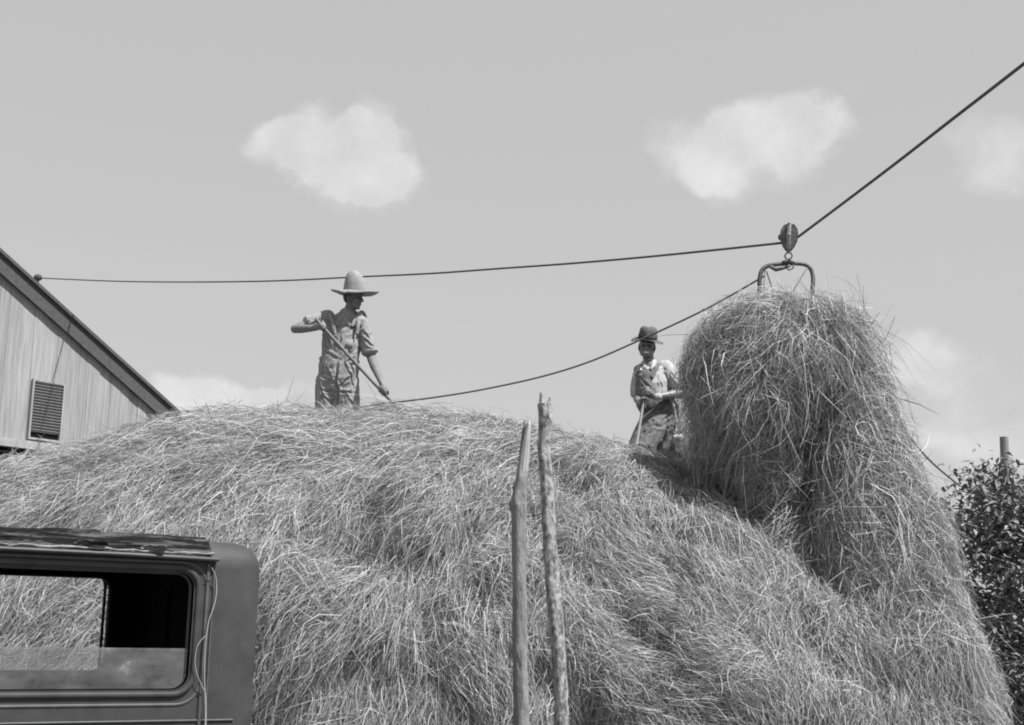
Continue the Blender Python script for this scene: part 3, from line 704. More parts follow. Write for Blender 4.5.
def ring_tube(bm, loop, y, r, n=8, axis='y', ref=Vector((0, 1, 0))):
    pts = [Vector((a, y, z)) if axis == 'y' else Vector((y, a, z)) for a, z in loop]; k = len(pts); rings = []
    for i in range(k):
        t = pts[(i + 1) % k] - pts[i - 1]; a, b2 = frame(t, ref)
        rings.append([bm.verts.new(pts[i] + a * r[0] * math.cos(2 * PI * j / n) + b2 * r[1] * math.sin(2 * PI * j / n)) for j in range(n)])
    for i in range(k):
        for j in range(n): bm.faces.new((rings[i][j], rings[i][(j + 1) % n], rings[(i + 1) % k][(j + 1) % n], rings[(i + 1) % k][j]))
    bmesh.ops.recalc_face_normals(bm, faces=bm.faces)
for (a0, a1) in ((WIN[0], WIN[1]), (-1.95, -1.22)):
    for y, k in ((0, -1), (CW, 1)):
        a1 = -.21 if (k > 0 and a0 == WIN[0]) else (WIN[1] if a0 == WIN[0] else -1.22)
        wf = bmesh.new(); ring_tube(wf, rrect(a0 - .016, a1 + .016, WIN[2] - .016, WIN[3] + .016, .07), y + .002 * k, (.007, .011)); wf_ = cobj('window', wf, M['paint'], car, True)
        bm = bmesh.new(); ring_tube(bm, rrect(a0 + .001, a1 - .001, WIN[2] + .001, WIN[3] - .001, .055), y - .036 * k, (.008, .006)); cobj('channel', bm, M['paint2'], wf_, True)
        topz = 1.408 if k < 0 and a0 == WIN[0] else (1.36 if k < 0 else 1.0)
        if topz > 1.31:
            bm = bmesh.new(); lp = [q for q in rrect(a0 + .004, a1 - .004, WIN[2] + .004, WIN[3] - .004, .05) if q[1] < topz] + [(a1 - .004, topz), (a0 + .004, topz)]
            lp.sort(key=lambda q: math.atan2(q[1] - (WIN[2] + topz) / 2, q[0] - (a0 + a1) / 2)); prism(bm, lp, y - .024 * k - .002, y - .024 * k + .002); cobj('pane', bm, M['glass'], wf_)
bm = bmesh.new(); box(bm, (-.045, CW / 2, 1.5), (.006, .62, .34)); cobj('added_window_panel', bm, M['cloth_int'])  # added dark panel, stops light and view through the rear window
# second raised moulding on the side, pillar seam, belt mouldings
bm = bmesh.new()
for y, k in ((0, -1), (CW, 1)):
    ring_tube(bm, rrect(WIN[0] - .05, WIN[1] + .045, WIN[2] - .05, WIN[3] + .036, .085), y, (.003, .006))
    for z, r in ((1.165, .004),): tube(bm, [(-CL + .06, y + .002 * k, z), (-.10, y + .002 * k, z)], [(r, r)] * 2, n=8, ref=Vector((0, 1, 0)))
    tube(bm, [(-.222, y + .002 * k, .62), (-.222, y + .002 * k, 1.70)], [(.006, .007)] * 2, n=8, ref=Vector((0, 1, 0)))
    tube(bm, [(-.20, y + .001 * k, .62), (-.20, y + .001 * k, 1.70)], [(.004, .004)] * 2, n=8, ref=Vector((0, 1, 0)))
cobj('moulding', bm, M['paint2'], car, True)
for y, k in ((0, -1), (CW, 1)):
    bm = bmesh.new(); tube(bm, [(-CL - .01, y + .012 * k, 1.722), (-1.2, y + .012 * k, 1.724), (-.5, y + .012 * k, 1.722), (-.195, y + .012 * k, 1.718)], [(.018, .008)] * 4, n=10, ref=Vector((0, 1, 0))); cobj('drip_gutter', bm, M['paint2'], car, True)
# fabric roof: cracked, crowned, ragged along the gutter
nx, ny = 260, 90; vv = np.zeros((nx, ny, 3)); RR = .090
for i in range(nx):
    x = -CL + .01 + (CL - .225) * i / (nx - 1)
    for j in range(ny):
        v_ = j / (ny - 1); k_ = 1 if v_ <= .5 else -1; e_ = min(v_, 1 - v_) * 2
        if e_ < .5:
            a = math.radians(14 + 76 * e_ / .5); y, z = .085 - RR * math.cos(a), ZT - .085 + RR * math.sin(a); ny_, nz_ = -math.cos(a), math.sin(a)
        else:
            t = (e_ - .5) / .5; y, z = .085 + (CW / 2 - .085) * t, ZT - .085 + RR + .012 * math.sin(t * PI / 2); ny_, nz_ = 0, 1
        q = Vector((x * 3.2, a * 5.0 if e_ < .5 else 9 + y * 8, 2 + k_)); h = mnoise.noise(q); h2 = mnoise.noise(Vector((x * 13, (a * 9 if e_ < .5 else y * 22), 5)))
        step = max(0, min(1, (h + .25 * h2 - .02) / .05)); step2 = max(0, min(1, (h + .35 * h2 - .26) / .04))
        d = .003 + .0055 * step + .006 * step2 + .004 * abs(h2) + .0022 * mnoise.noise(Vector((x * 50, a * 14 if e_ < .5 else y * 60, 1)))
        if j in (0, ny - 1): z += mnoise.noise(Vector((x * 24, 3, k_))) * .009
        y += ny_ * d; z += nz_ * d
        vv[i, j] = (x, y if k_ > 0 else CW - y, z)
ii_, jj_ = np.meshgrid(np.arange(nx - 1), np.arange(ny - 1), indexing='ij'); a = (ii_ * ny + jj_).ravel()
rm = npmesh('fabric_roof', vv.reshape(-1, 3), np.stack([a, a + ny, a + ny + 1, a + 1], 1)); rf = link('fabric_roof', rm, M['topcloth'], car, True)
sm_ = rf.modifiers.new('thick', 'SOLIDIFY'); sm_.thickness = .004; sm_.offset = -1
def flap(x0, x1, zc, hgt, curl, seed, amp=1.0):
    bm = bmesh.new(); n = max(10, int((x1 - x0) / .008)); R = 5; rows = []
    for r in range(R):
        row = []; t = r / (R - 1)
        for i in range(n):
            u = i / (n - 1); x = x0 + (x1 - x0) * u; env = min(1, 8 * u, 8 * (1 - u))
            lo = zc - .004 + .006 * mnoise.noise(Vector((x * 30, seed, 2)))
            hi = zc + hgt * env * (.55 + .45 * mnoise.noise(Vector((x * 11, seed * 3, 5))) + .4 * mnoise.noise(Vector((x * 45, seed, 8))) * amp)
            z = lo + (hi - lo) * t; sl_ = max(0, (z - 1.74)) * .75
            row.append(bm.verts.new((x, -.006 + sl_ - curl * t * t * env * max(0, mnoise.noise(Vector((x * 9, seed, 1))) + .35) - .0035 * (seed % 3), z)))
        rows.append(row)
    for r in range(R - 1):
        for i in range(n - 1): bm.faces.new((rows[r][i], rows[r][i + 1], rows[r + 1][i + 1], rows[r + 1][i]))
    o = cobj('torn_flap', bm, M['flap'] if seed % 2 else M['topcloth'], rf); md = o.modifiers.new('t', 'SOLIDIFY'); md.thickness = .0025
flap(-1.15, -.72, 1.734, .010, .012, 1); flap(-.70, -.58, 1.752, .016, .045, 2); flap(-.47, -.38, 1.748, .018, .06, 5); flap(-.62, -.24, 1.732, .008, .010, 7)
bm = bmesh.new()
for y, k in ((0, -1),):
    pts = [Vector((-CL + .05 + (CL - .26) * i / 60, -.012 + random.uniform(-.003, .003), 1.737 + random.uniform(-.003, .004))) for i in range(61)]
    tube(bm, pts, [random.uniform(.003, .006) for _ in pts], n=6)
cobj('frayed_edge', bm, M['flap'], rf)
# rest of the car, below and ahead of what the photograph shows
bm = bmesh.new(); rbox(bm, (-2.75, CW / 2, .92), (1.25, .72, .58), .12, 4); cobj('bonnet', bm, M['paint'], car, True)
bm = bmesh.new(); rbox(bm, (-3.4, CW / 2, .92), (.08, .66, .62), .04, 3); cobj('radiator_grille', bm, M['chrome'], car)
for y in (.02, CW - .02):
    for x in (-3.05, -.35):
        bm = bmesh.new(); mt = Matrix.Translation((x, y, .37)) @ Matrix.Rotation(PI / 2, 4, 'X')
        lathe(bm, [(.24, -.06), (.30, -.075), (.36, -.05), (.37, 0), (.36, .05), (.30, .075), (.24, .06), (.24, -.06)], mt, n=32); wh = cobj('wheel', bm, M['rubber'], car, True)
        bm = bmesh.new(); lathe(bm, [(.0, -.045), (.06, -.05), (.08, -.02), (.22, -.01), (.245, -.05), (.245, .05), (.22, .01), (.08, .02), (.06, .05), (0, .045)], mt, n=32); cobj('rim', bm, M['paint2'], wh, True)
        bm = bmesh.new(); arc = [Vector((x + .47 * math.cos(a), y + (-.06 if y < .5 else .06), .37 + .44 * math.sin(a))) for a in np.linspace(math.radians(-5), math.radians(185), 22)]
        tube(bm, arc, [(.14, .012)] * 22, n=10, ref=Vector((0, 1, 0))); cobj('mudguard', bm, M['paint'], car, True)
    bm = bmesh.new(); rbox(bm, (-1.7, y + (-.06 if y < .5 else .06), .40), (1.75, .24, .04), .015, 2); cobj('running_board', bm, M['rubber'], car)
    bm = bmesh.new(); ell(bm, (-3.3, y + (.12 if y < .5 else -.12), .98), (.12, .1, .1)); cobj('headlight', bm, M['chrome'], car, True)
bm = bmesh.new(); rbox(bm, (-.35, CW / 2, .85), (.22, CW - .2, .62), .07, 4); cobj('rear_seat', bm, M['cloth_int'], car, True)
bm = bmesh.new(); box(bm, (-1.7, CW / 2, .5), (3.2, .9, .1)); cobj('chassis', bm, M['rubber'], car)
# pale string caught in the gutter
CM = Matrix.Translation(cO) @ Matrix.Rotation(CRZ, 4, 'Z')
def cp(px, py, off=-.018):
    """point on the near side plane of the car, in world space"""
    d = ray(px, py); nl_ = (CM.to_3x3() @ Vector((0, -1, 0))); o = CM @ Vector((0, off, 0)); t = (o - EYE).dot(nl_) / d.dot(nl_); return EYE + d * t
st = empty('string', cp(207, 690), 'thin pale string dangling from the car gutter', 'string')
bm = bmesh.new(); tube(bm, catmull([cp(212, 568, -.03), cp(216, 578), cp(216.5, 592), cp(214, 606), cp(209, 620), cp(206.5, 636), cp(205, 655), cp(204.5, 675), cp(205, 694), cp(205.5, 740)], 6), .0015, n=6); obj('strand', bm, M['string'], st, True)
bm = bmesh.new(); tube(bm, catmull([cp(205, 636), cp(198, 645), cp(195, 660), cp(197, 674), cp(202, 686), cp(206, 697), cp(206, 735)], 6), .0012, n=6); obj('strand', bm, M['string'], st, True)

# ------------------------------------------------------------------ people
def add_head(bm, c, F, U, s=1.0):
    """c: centre of the skull; F faces forward; U up"""
    F = F.normalized(); U = (U - F * U.dot(F)).normalized(); S = F.cross(U)
    q = lambda f, l, u: c + F * f * s + S * l * s + U * u * s
    ell(bm, q(-.012, 0, .03), (.098 * s, .077 * s, .095 * s), F, U)
    ell(bm, q(.022, 0, -.035), (.066 * s, .060 * s, .080 * s), F, U)
    ell(bm, q(.058, 0, -.092), (.026 * s, .030 * s, .024 * s), F, U)          # chin
    tube(bm, [q(-.02, .058, -.05), q(.03, .045, -.085), q(.066, .012, -.1)], [.02 * s, .018 * s, .016 * s], n=10)   # jaw
    tube(bm, [q(-.02, -.058, -.05), q(.03, -.045, -.085), q(.066, -.012, -.1)], [.02 * s, .018 * s, .016 * s], n=10)
    tube(bm, [q(.082, 0, .022), q(.100, 0, -.005), q(.112, 0, -.028)], [.010 * s, .012 * s, .015 * s], n=10)        # nose
    ell(bm, q(.094, .012, -.03), (.014 * s, .010 * s, .010 * s), F, U); ell(bm, q(.094, -.012, -.03), (.014 * s, .010 * s, .010 * s), F, U)
    tube(bm, [q(.062, .048, .024), q(.082, .022, .03), q(.086, 0, .026), q(.082, -.022, .03), q(.062, -.048, .024)], .012 * s, n=10)  # brow
    for k in (1, -1):
        ell(bm, q(.058, .040 * k, -.022), (.022 * s, .022 * s, .020 * s), F, U)                                         # cheek
        ell(bm, q(-.012, .080 * k, -.01), (.022 * s, .010 * s, .034 * s), F, U)                                         # ear
    tube(bm, [q(.072, .024, -.060), q(.088, .010, -.056), q(.090, 0, -.057), q(.088, -.010, -.056), q(.072, -.024, -.060)], .0075 * s, n=8)
    tube(bm, [q(.072, .022, -.070), q(.086, .008, -.073), q(.086, -.008, -.073), q(.072, -.022, -.070)], .0080 * s, n=8)
    return q
def grip(bm, gp_, axis, palm, wrist, thumb_end=1, R_=.027, s=1.0):
    """hand closed round a shaft at gp_: axis along the shaft, palm from the shaft towards the back of the hand"""
    a = axis.normalized(); p = (palm - a * palm.dot(a)).normalized(); q = a.cross(p)
    ell(bm, gp_ + p * .034, (.046 * s, .040 * s, .019 * s), a, p)
    for k, (o, L_) in enumerate(((.033, .92), (.011, 1.0), (-.011, .95), (-.032, .8))):
        o *= thumb_end; pts = []
        for t, rr in ((5, 1.75), (48, 1.5), (95, 1.2), (150, 1.05), (150 + 55 * L_, .95)):
            w_ = math.radians(t); pts.append(gp_ + a * o + (p * math.cos(w_) + q * math.sin(w_)) * R_ * rr)
        tube(bm, pts, [.0112 * s, .0106 * s, .010 * s, .0092 * s, .008 * s], n=8)
    pts = []
    for t, rr, o in ((-35, 1.5, .02), (-75, 1.35, .042), (-120, 1.15, .052), (-165, 1.0, .05)):
        w_ = math.radians(t); pts.append(gp_ + a * o * thumb_end + (p * math.cos(w_) + q * math.sin(w_)) * R_ * rr)
    tube(bm, pts, [.015 * s, .0135 * s, .012 * s, .010 * s], n=8)
    tube(bm, [wrist, wrist.lerp(gp_ + p * .034, .5), gp_ + p * .034], [.029 * s, .030 * s, .030 * s], n=12)
VX = .0075
# ---- first man
Z1 = 13.55
def A(px, py, d=0.0): return P(px, py, Z1 + d)
feet1 = A(336, 452); man = empty('person', feet1, 'man in tall straw hat and overalls pitching hay on top of the mound', 'person')
f_face = Vector((.90, -.42, -.06)); Uz = Vector((.03, 0, 1))
shR, shL = A(325.5, 317.5, .02), A(362.5, 322.5, -.04)
elR, haR = A(294.5, 329, -.10), A(321.5, 327, -.30)
elL, haL = A(371, 358, -.06), A(381.5, 391, -.30)
neck, chest, waist, hip = A(347.5, 317, .01), A(343, 337), A(339.5, 360), A(338, 384)
SD1 = Vector((1, -.12, 0))
bm = bmesh.new()
hc = A(353.5, 298.5, -.01); q1 = add_head(bm, hc, f_face, Uz, 1.0)
tube(bm, [A(347, 322), A(349, 312), A(352, 304, .0)], [.072, .058, .058], n=14)
tube(bm, [neck, chest, waist, hip, A(338, 396)], [(.085, .06), (.165, .11), (.15, .105), (.165, .12), (.14, .11)], n=18, ref=SD1)
shaft_a = (A(403, 413, -.40) - A(318.5, 322, -.30)).normalized()
def onshaft(t): return A(318.5, 322, -.30).lerp(A(403, 413, -.40), t)
gR, gL = onshaft(.055), onshaft(.765)
wrR = gR + Vector((-.085, .05, -.005)); wrL = gL + Vector((-.025, .02, .10))
tube(bm, [shR, shR.lerp(elR, .5), elR], [.062, .052, .043], n=12); tube(bm, [elR, elR.lerp(wrR, .35), wrR], [.044, .046, .029], n=12)
tube(bm, [shL, shL.lerp(elL, .5), elL], [.062, .052, .043], n=12); tube(bm, [elL, elL.lerp(wrL, .35), wrL], [.043, .046, .029], n=12)
grip(bm, gR, shaft_a, Vector((-.35, -.9, .35)), wrR, thumb_end=-1)
grip(bm, gL, shaft_a, Vector((.6, -.5, .45)), wrL, thumb_end=1)
for (hx, kx, fx) in ((327, 325, 324), (348, 350, 351)):
    tube(bm, [A(hx, 390), A(kx, 424), A(fx, 452)], [.088, .06, .05], n=12); ell(bm, A(fx, 456, -.06), (.05, .13, .045))
bodyo = remesh(bm, 'body', M['skin'], man, VX, 2)
bm = bmesh.new(); 
for k in (1, -1): bm = bmesh.new(); ell(bm, q1(.078, .030 * k, .002), (.010, .013, .008), f_face, Uz); obj('eye', bm, M['eye'], man, True)
bm = bmesh.new(); ell(bm, q1(-.030, 0, .015), (.083, .078, .08), f_face, Uz); ell(bm, q1(-.06, 0, -.015), (.038, .056, .04), f_face, Uz); remesh(bm, 'hair', M['hair'], man, .01, 1, .004, 60)
bm = bmesh.new()
tube(bm, [A(347.5, 313.5, .01), A(346.5, 321, .01), chest, waist, hip], [(.078, .078), (.178, .105), (.215, .132), (.185, .124), (.185, .13)], n=20, ref=SD1)
tube(bm, [shR + Vector((.03, 0, -.01)), shR.lerp(elR, .3), shR.lerp(elR, .52)], [.088, .080, .082], n=14); tube(bm, [shL + Vector((-.03, 0, 0)), shL.lerp(elL, .4), shL.lerp(elL, .80)], [.088, .074, .078], n=14)
FD = -.14
def fl(pts, am=.013, wd_f=.010, f=A, d=FD): return (f(pts[0], pts[1], d), f(pts[2], pts[3], d), am, wd_f)
shirt = remesh(bm, 'shirt', M['shirt'], man, .008, 2, .008, 16, [fl((326, 322, 338, 328), .014), fl((324, 327, 334, 338), .014), fl((322, 336, 329, 348)), fl((321, 345, 331, 352)), fl((320, 352, 334, 357)),
    fl((362, 326, 353, 332), .013), fl((364, 334, 357, 341)), fl((363, 330, 370, 339), .014), fl((365, 339, 373, 345), .014), fl((366, 346, 373, 351)), fl((318, 316, 309, 322), .013), fl((324, 318, 315, 325), .013), fl((312, 317, 305, 326), .012), fl((338, 320, 343, 330)), fl((355, 320, 352, 331))])
bm = bmesh.new()
tube(bm, [A(341, 314.5, -.05), A(345, 319.5, -.10), A(350, 326, -.135)], [(.009, .032), (.009, .040), (.005, .014)], n=10, ref=Vector((0, 1, .3)))
tube(bm, [A(356.5, 315.5, -.06), A(356, 320, -.11), A(352, 326, -.135)], [(.009, .030), (.009, .036), (.005, .014)], n=10, ref=Vector((0, 1, .3)))
tube(bm, [A(341, 314.5, -.05), A(342, 312, .05), A(349, 311, .09), A(356, 313, .05), A(356.5, 315.5, -.06)], [(.008, .022)] * 5, n=10)
obj('collar', bm, M['shirt'], shirt, True)
for el_, sh_, t in ((elR, shR, .54), (elL, shL, .82)):
    bm = bmesh.new(); c = sh_.lerp(el_, t); d = (el_ - sh_).normalized(); tube(bm, [c - d * .022, c, c + d * .02], [.080, .085, .083], n=16, caps=False); o = remesh(bm, 'cuff', M['shirt'], shirt, .007, 1, .006, 22)
bm = bmesh.new()
tube(bm, [A(340, 357), A(339, 366), A(338, 380), A(337.5, 408)], [(.188, .138), (.205, .15), (.20, .145), (.12, .07)], n=22, ref=SD1)
for (hx, kx, fx) in ((326.5, 325, 324), (348, 350, 351)):
    tube(bm, [A(hx, 380), A((hx + kx) / 2, 400), A(kx, 424), A(fx, 450)], [.108, .108, .098, .09], n=16)
tube(bm, [A(346, 333, -.045), A(344, 345, -.045), A(341, 360, -.035)], [(.135, .095), (.16, .102), (.18, .11)], n=18, ref=SD1)
FD = -.16
ov = remesh(bm, 'overalls', M['denim'], man, .008, 2, .008, 14, [fl((337, 364, 336, 404), .022, .012), fl((336, 385, 322, 377), .014), fl((336, 391, 321, 389), .015), fl((337, 386, 352, 379), .015), fl((338, 393, 354, 392), .014), fl((322, 360, 319, 376)),
    fl((350, 362, 356, 378), .014), fl((344, 361, 355, 386), .012), fl((326, 366, 332, 382), .012), fl((318, 384, 322, 402), .012), fl((345, 396, 356, 404), .014), fl((320, 396, 333, 402), .014), fl((331, 344, 344, 352), .012), fl((352, 340, 340, 356), .012), fl((325, 352, 338, 360), .012), fl((356, 350, 344, 360), .012), fl((340, 336, 338, 346), .01)])
for (x0, x1, xs_) in ((335, 329, 326), (357, 360, 361)):
    bm = bmesh.new(); tube(bm, catmull([A(x0, 334, -.15), A((x0 + x1) / 2, 322, -.14), A(x1, 312.8, -.04), A(xs_ + 3, 314, .05), A(xs_ + 8, 330, .13)], 4), [(.004, .019)] * 17, n=8, ref=Vector((0, 1, .4))); obj('strap', bm, M['denim'], ov, True)
    bm = bmesh.new(); ell(bm, A(x0, 333, -.15), (.013, .008, .013)); obj('button', bm, M['ironl'], ov, True)
bm = bmesh.new(); box(bm, A(347, 344, -.149), (.12, .007, .10), Matrix.Rotation(-.1, 3, 'Z')); bmesh.ops.bevel(bm, geom=bm.edges[:], offset=.004, segments=2, affect='EDGES'); obj('bib_pocket', bm, M['denim'], ov, True)
bm = bmesh.new(); tube(bm, [A(319.5, 358, -.04), A(329, 359.5, -.128), A(341, 361, -.145), A(353, 362, -.125), A(359, 361, -.06)], [(.004, .016)] * 5, n=8, ref=Vector((0, 1, 0))); obj('waistband', bm, M['denim'], ov, True)
# hat
hat = empty('straw_hat', (0, 0, 0), 'tall crowned wide brimmed straw hat on the man pitching hay', 'hat')
hm = Matrix.Translation(A(355, 292.5, -.01)) @ Matrix.Rotation(math.radians(3), 4, 'Y') @ Matrix.Rotation(math.radians(9), 4, 'X')
hat.location = hm.translation
bm = bmesh.new()
def brimf(p, w_, r, z):
    e_ = max(0, (r - .13) / .11); return Vector((p.x, p.y, p.z + .020 * e_ * e_ * math.cos(2 * w_) + .004 * math.sin(5 * w_) * e_ - .018 * e_ * (math.cos(w_) < -.3)))
lathe(bm, [(.108, -.004), (.14, -.006), (.19, -.012), (.228, -.008), (.245, .004), (.243, .018), (.232, .020), (.19, .012), (.14, .014), (.112, .018), (.108, -.004)], hm, 40, brimf)
bmesh.ops.recalc_face_normals(bm, faces=bm.faces); obj('brim', bm, M['straw'], hat, True)
bm = bmesh.new()
def crf(p, w_, r, z):
    t = z / .215; return Vector((p.x * 1.06 - .034 * t * t, p.y * .95, p.z * 1.06 + .003 * math.sin(3 * w_) * t))
lathe(bm, [(.116, .006), (.112, .04), (.104, .09), (.092, .13), (.076, .165), (.055, .192), (.03, .207), (.001, .212)], hm, 32, crf)
bmesh.ops.recalc_face_normals(bm, faces=bm.faces); obj('crown', bm, M['straw'], hat, True)
# fork 1
def pitchfork(name, top, bot, label, mat, r=.0165):
    d = (bot - top).normalized(); root = empty(name, bot, label, 'pitchfork')
    bm = bmesh.new(); n = 10; tube(bm, [top.lerp(bot, i / n) + Vector((0, 0, -.012 * math.sin(PI * i / n))) for i in range(n + 1)], r, n=12); obj('handle', bm, mat, root, True)
    bm = bmesh.new(); tube(bm, [bot - d * .08, bot + d * .1], [r * 1.25, r * .8], n=10); obj('ferrule', bm, M['iron'], root, True)
    a, b2 = frame(d, Vector((1, -.4, 0)))
    for k in (-1, 0, 1):
        bm = bmesh.new(); tube(bm, catmull([bot + d * .09, bot + d * .12 + a * .06 * k, bot + d * .22 + a * .085 * k + b2 * .015, bot + d * .40 + a * .09 * k + b2 * .05], 5), [.006] * 15 + [.002], n=8); obj('tine', bm, M['iron'], root, True)
pitchfork('pitchfork', onshaft(-.03), onshaft(1.12), 'long handled fork slanting from the straw hatted man into the hay', M['handle'])

# ---- second man
Z2 = 13.2
def B(px, py, d=0.0): return P(px, py, Z2 + d)
man2 = empty('person', B(652, 505), 'smiling man in dark felt hat and light shirt beside the hanging hay', 'person')
F2 = Vector((-.12, -1, -.10)); U2 = Vector((.06, 0, 1)); SD2 = Vector((1, .35, 0))
bm = bmesh.new(); hc2 = B(647, 346.5, -.02); q2 = add_head(bm, hc2, F2, U2, .98)
tube(bm, [B(650, 368, .02), B(648.5, 360, .01), B(647.5, 352, .01)], [.068, .055, .055], n=14)
tube(bm, [B(652, 366), B(653, 382), B(656, 402), B(663, 422, .05)], [(.13, .085), (.155, .105), (.15, .11), (.16, .12)], n=18, ref=SD2)
s2R, s2L = B(639.5, 369.5, .0), B(667, 368, .04)
e2R, e2L = B(637, 397, -.02), B(685, 393, -.10)
fk0, fk1 = B(645, 392, -.27), B(637.5, 437, -.30)
def fk(t): return fk0.lerp(fk1, t)
g2R, g2L = fk(.26), fk(.12); sa2 = (fk1 - fk0).normalized()
w2R = g2R + Vector((-.03, .09, .02)); w2L = g2L + Vector((.105, .03, .01))
tube(bm, [s2R, s2R.lerp(e2R, .5), e2R], [.060, .05, .043], n=12); tube(bm, [e2R, e2R.lerp(w2R, .4), w2R], [.043, .044, .03], n=12)
tube(bm, [s2L, s2L.lerp(e2L, .5), e2L], [.060, .05, .043], n=12); tube(bm, [e2L, e2L.lerp(w2L, .4), w2L], [.044, .046, .03], n=12)
grip(bm, g2R, sa2, Vector((-.7, .2, .1)), w2R, thumb_end=-1); grip(bm, g2L + sa2 * -.06, sa2, Vector((.7, -.6, .1)), w2L, thumb_end=-1)
legs2 = [[B(658, 416, .0), B(643, 444, -.16), B(640, 505, .05)], [B(671, 420, .06), B(680, 455, .0), B(676, 505, .1)]]
for lg in legs2: tube(bm, lg, [.088, .062, .05], n=12); ell(bm, lg[2] + Vector((0, -.06, -.03)), (.05, .13, .045))
remesh(bm, 'body', M['skin2'], man2, VX, 2)
bm = bmesh.new()
for k in (1, -1): bm = bmesh.new(); ell(bm, q2(.078, .029 * k, .002), (.010, .013, .007), F2, U2); obj('eye', bm, M['eye'], man2, True)
bm = bmesh.new(); tube(bm, [q2(.080, .020, -.062), q2(.0925, .008, -.066), q2(.0925, -.008, -.066), q2(.080, -.020, -.062)], [(.005, .0085)] * 4, n=8, ref=F2); obj('teeth', bm, M['white'], man2, True)
bm = bmesh.new(); ell(bm, q2(-.030, 0, .022), (.085, .080, .085), F2, U2); remesh(bm, 'hair', M['hair'], man2, .01, 1, .004, 60)
bm = bmesh.new()
tube(bm, [B(649.5, 362.5, .01), B(651.5, 370, .01), B(653, 384), B(656, 404), B(662, 420, .05)], [(.07, .066), (.172, .102), (.19, .126), (.176, .122), (.175, .13)], n=20, ref=SD2)
tube(bm, [s2R + Vector((.03, 0, -.01)), s2R.lerp(e2R, .45), s2R.lerp(e2R, .9)], [.08, .074, .068], n=14); tube(bm, [s2L + Vector((-.03, 0, 0)), s2L.lerp(e2L, .4), s2L.lerp(e2L, .78)], [.088, .082, .078], n=14)
FD = -.14
sh2 = remesh(bm, 'shirt', M['shirt2'], man2, .008, 2, .008, 16, [fl((662, 368, 657, 382), .008, .011, B), fl((668, 372, 664, 386), .008, .011, B), fl((671, 371, 678, 380), .008, .01, B), fl((672, 380, 680, 387), .008, .01, B), fl((660, 378, 664, 394), .008, .01, B), fl((637, 376, 643, 386), .007, .01, B), fl((635, 388, 642, 394), .007, .01, B)])
bm = bmesh.new()
tube(bm, [B(654.5, 360, -.05), B(654, 364, -.10), B(651, 369, -.125)], [(.008, .022), (.008, .026), (.004, .012)], n=10, ref=Vector((0, 1, .3)))
tube(bm, [B(643, 361.5, -.06), B(644, 366, -.10), B(647.5, 370, -.125)], [(.008, .018), (.008, .022), (.004, .010)], n=10, ref=Vector((0, 1, .3)))
obj('collar', bm, M['shirt2'], sh2, True)
bm = bmesh.new(); c = s2L.lerp(e2L, .8); d = (e2L - s2L).normalized(); tube(bm, [c - d * .025, c + d * .02], [.08, .08], n=16); remesh(bm, 'cuff', M['shirt2'], sh2, .008, 2, .005, 30)
bm = bmesh.new()
tube(bm, [B(656, 402, .0), B(661, 414, .03), B(664, 428, .03), B(663, 448, .0)], [(.182, .138), (.19, .15), (.17, .14), (.14, .10)], n=22, ref=SD2)
for lg, r_ in zip(legs2, (1.1, 1.0)): tube(bm, [lg[0], lg[0].lerp(lg[1], .5), lg[1], lg[2]], [.13 * r_, .132 * r_, .12 * r_, .10], n=16)
tube(bm, [B(645.5, 376, -.035), B(647, 390, -.035), B(652, 404, -.03)], [(.105, .1), (.128, .108), (.16, .115)], n=18, ref=SD2)
FD = -.17
ov2 = remesh(bm, 'overalls', M['denim2'], man2, .008, 2, .010, 13, [fl((670, 427, 655, 443), .016, .012, B), fl((664, 424, 648, 430), .010, .01, B), fl((658, 420, 645, 426), .010, .01, B), fl((672, 414, 660, 422), .010, .01, B), fl((650, 433, 642, 441), .010, .01, B),
    fl((668, 405, 652, 412), .010, .01, B), fl((676, 420, 671, 440), .015, .01, B), fl((643, 380, 650, 392), .012, .01, B), fl((654, 382, 648, 396), .012, .01, B), fl((640, 392, 650, 398), .012, .01, B)])
for pts in ([(640, 376, -.135), (642, 368, -.11), (643, 363, -.03), (645, 366, .08)], [(652, 377, -.14), (657, 367, -.10), (660, 362.5, .0), (658, 368, .1)]):
    bm = bmesh.new(); tube(bm, catmull([B(*a) for a in pts], 5), [(.004, .019)] * 16, n=8, ref=Vector((0, 1, .4))); obj('strap', bm, M['denim2'], ov2, True)
bm = bmesh.new(); ell(bm, B(640.5, 370, -.135), (.014, .008, .014)); obj('button', bm, M['chrome'], ov2, True)
bm = bmesh.new(); tube(bm, [w2L + Vector((.012, 0, 0)), w2L + Vector((.04, 0, .004))], .038, n=16); obj('cuff_band', bm, M['shirt2'], man2, True)
hat2 = empty('felt_hat', B(647.5, 340, -.02), 'dark felt hat with a creased crown on the smiling man', 'hat')
hm2 = Matrix.Translation(B(647.5, 339.5, -.02)) @ Matrix.Rotation(math.radians(5), 4, 'Y') @ Matrix.Rotation(math.radians(19), 4, 'X')
bm = bmesh.new()
def brim2(p, w_, r, z):
    e_ = max(0, (r - .10) / .05); return Vector((p.x, p.y * 1.1, p.z + e_ * (.014 * math.cos(2 * w_ + PI) - .004 * math.sin(w_) - .010 + .006 * math.sin(3 * w_ + 1))))
lathe(bm, [(.085, .004), (.11, 0), (.138, -.002), (.160, 0), (.160, .005), (.138, .004), (.11, .006), (.085, .012), (.085, .004)], hm2, 36, brim2)
bmesh.ops.recalc_face_normals(bm, faces=bm.faces); obj('brim', bm, M['felt'], hat2, True)
bm = bmesh.new()
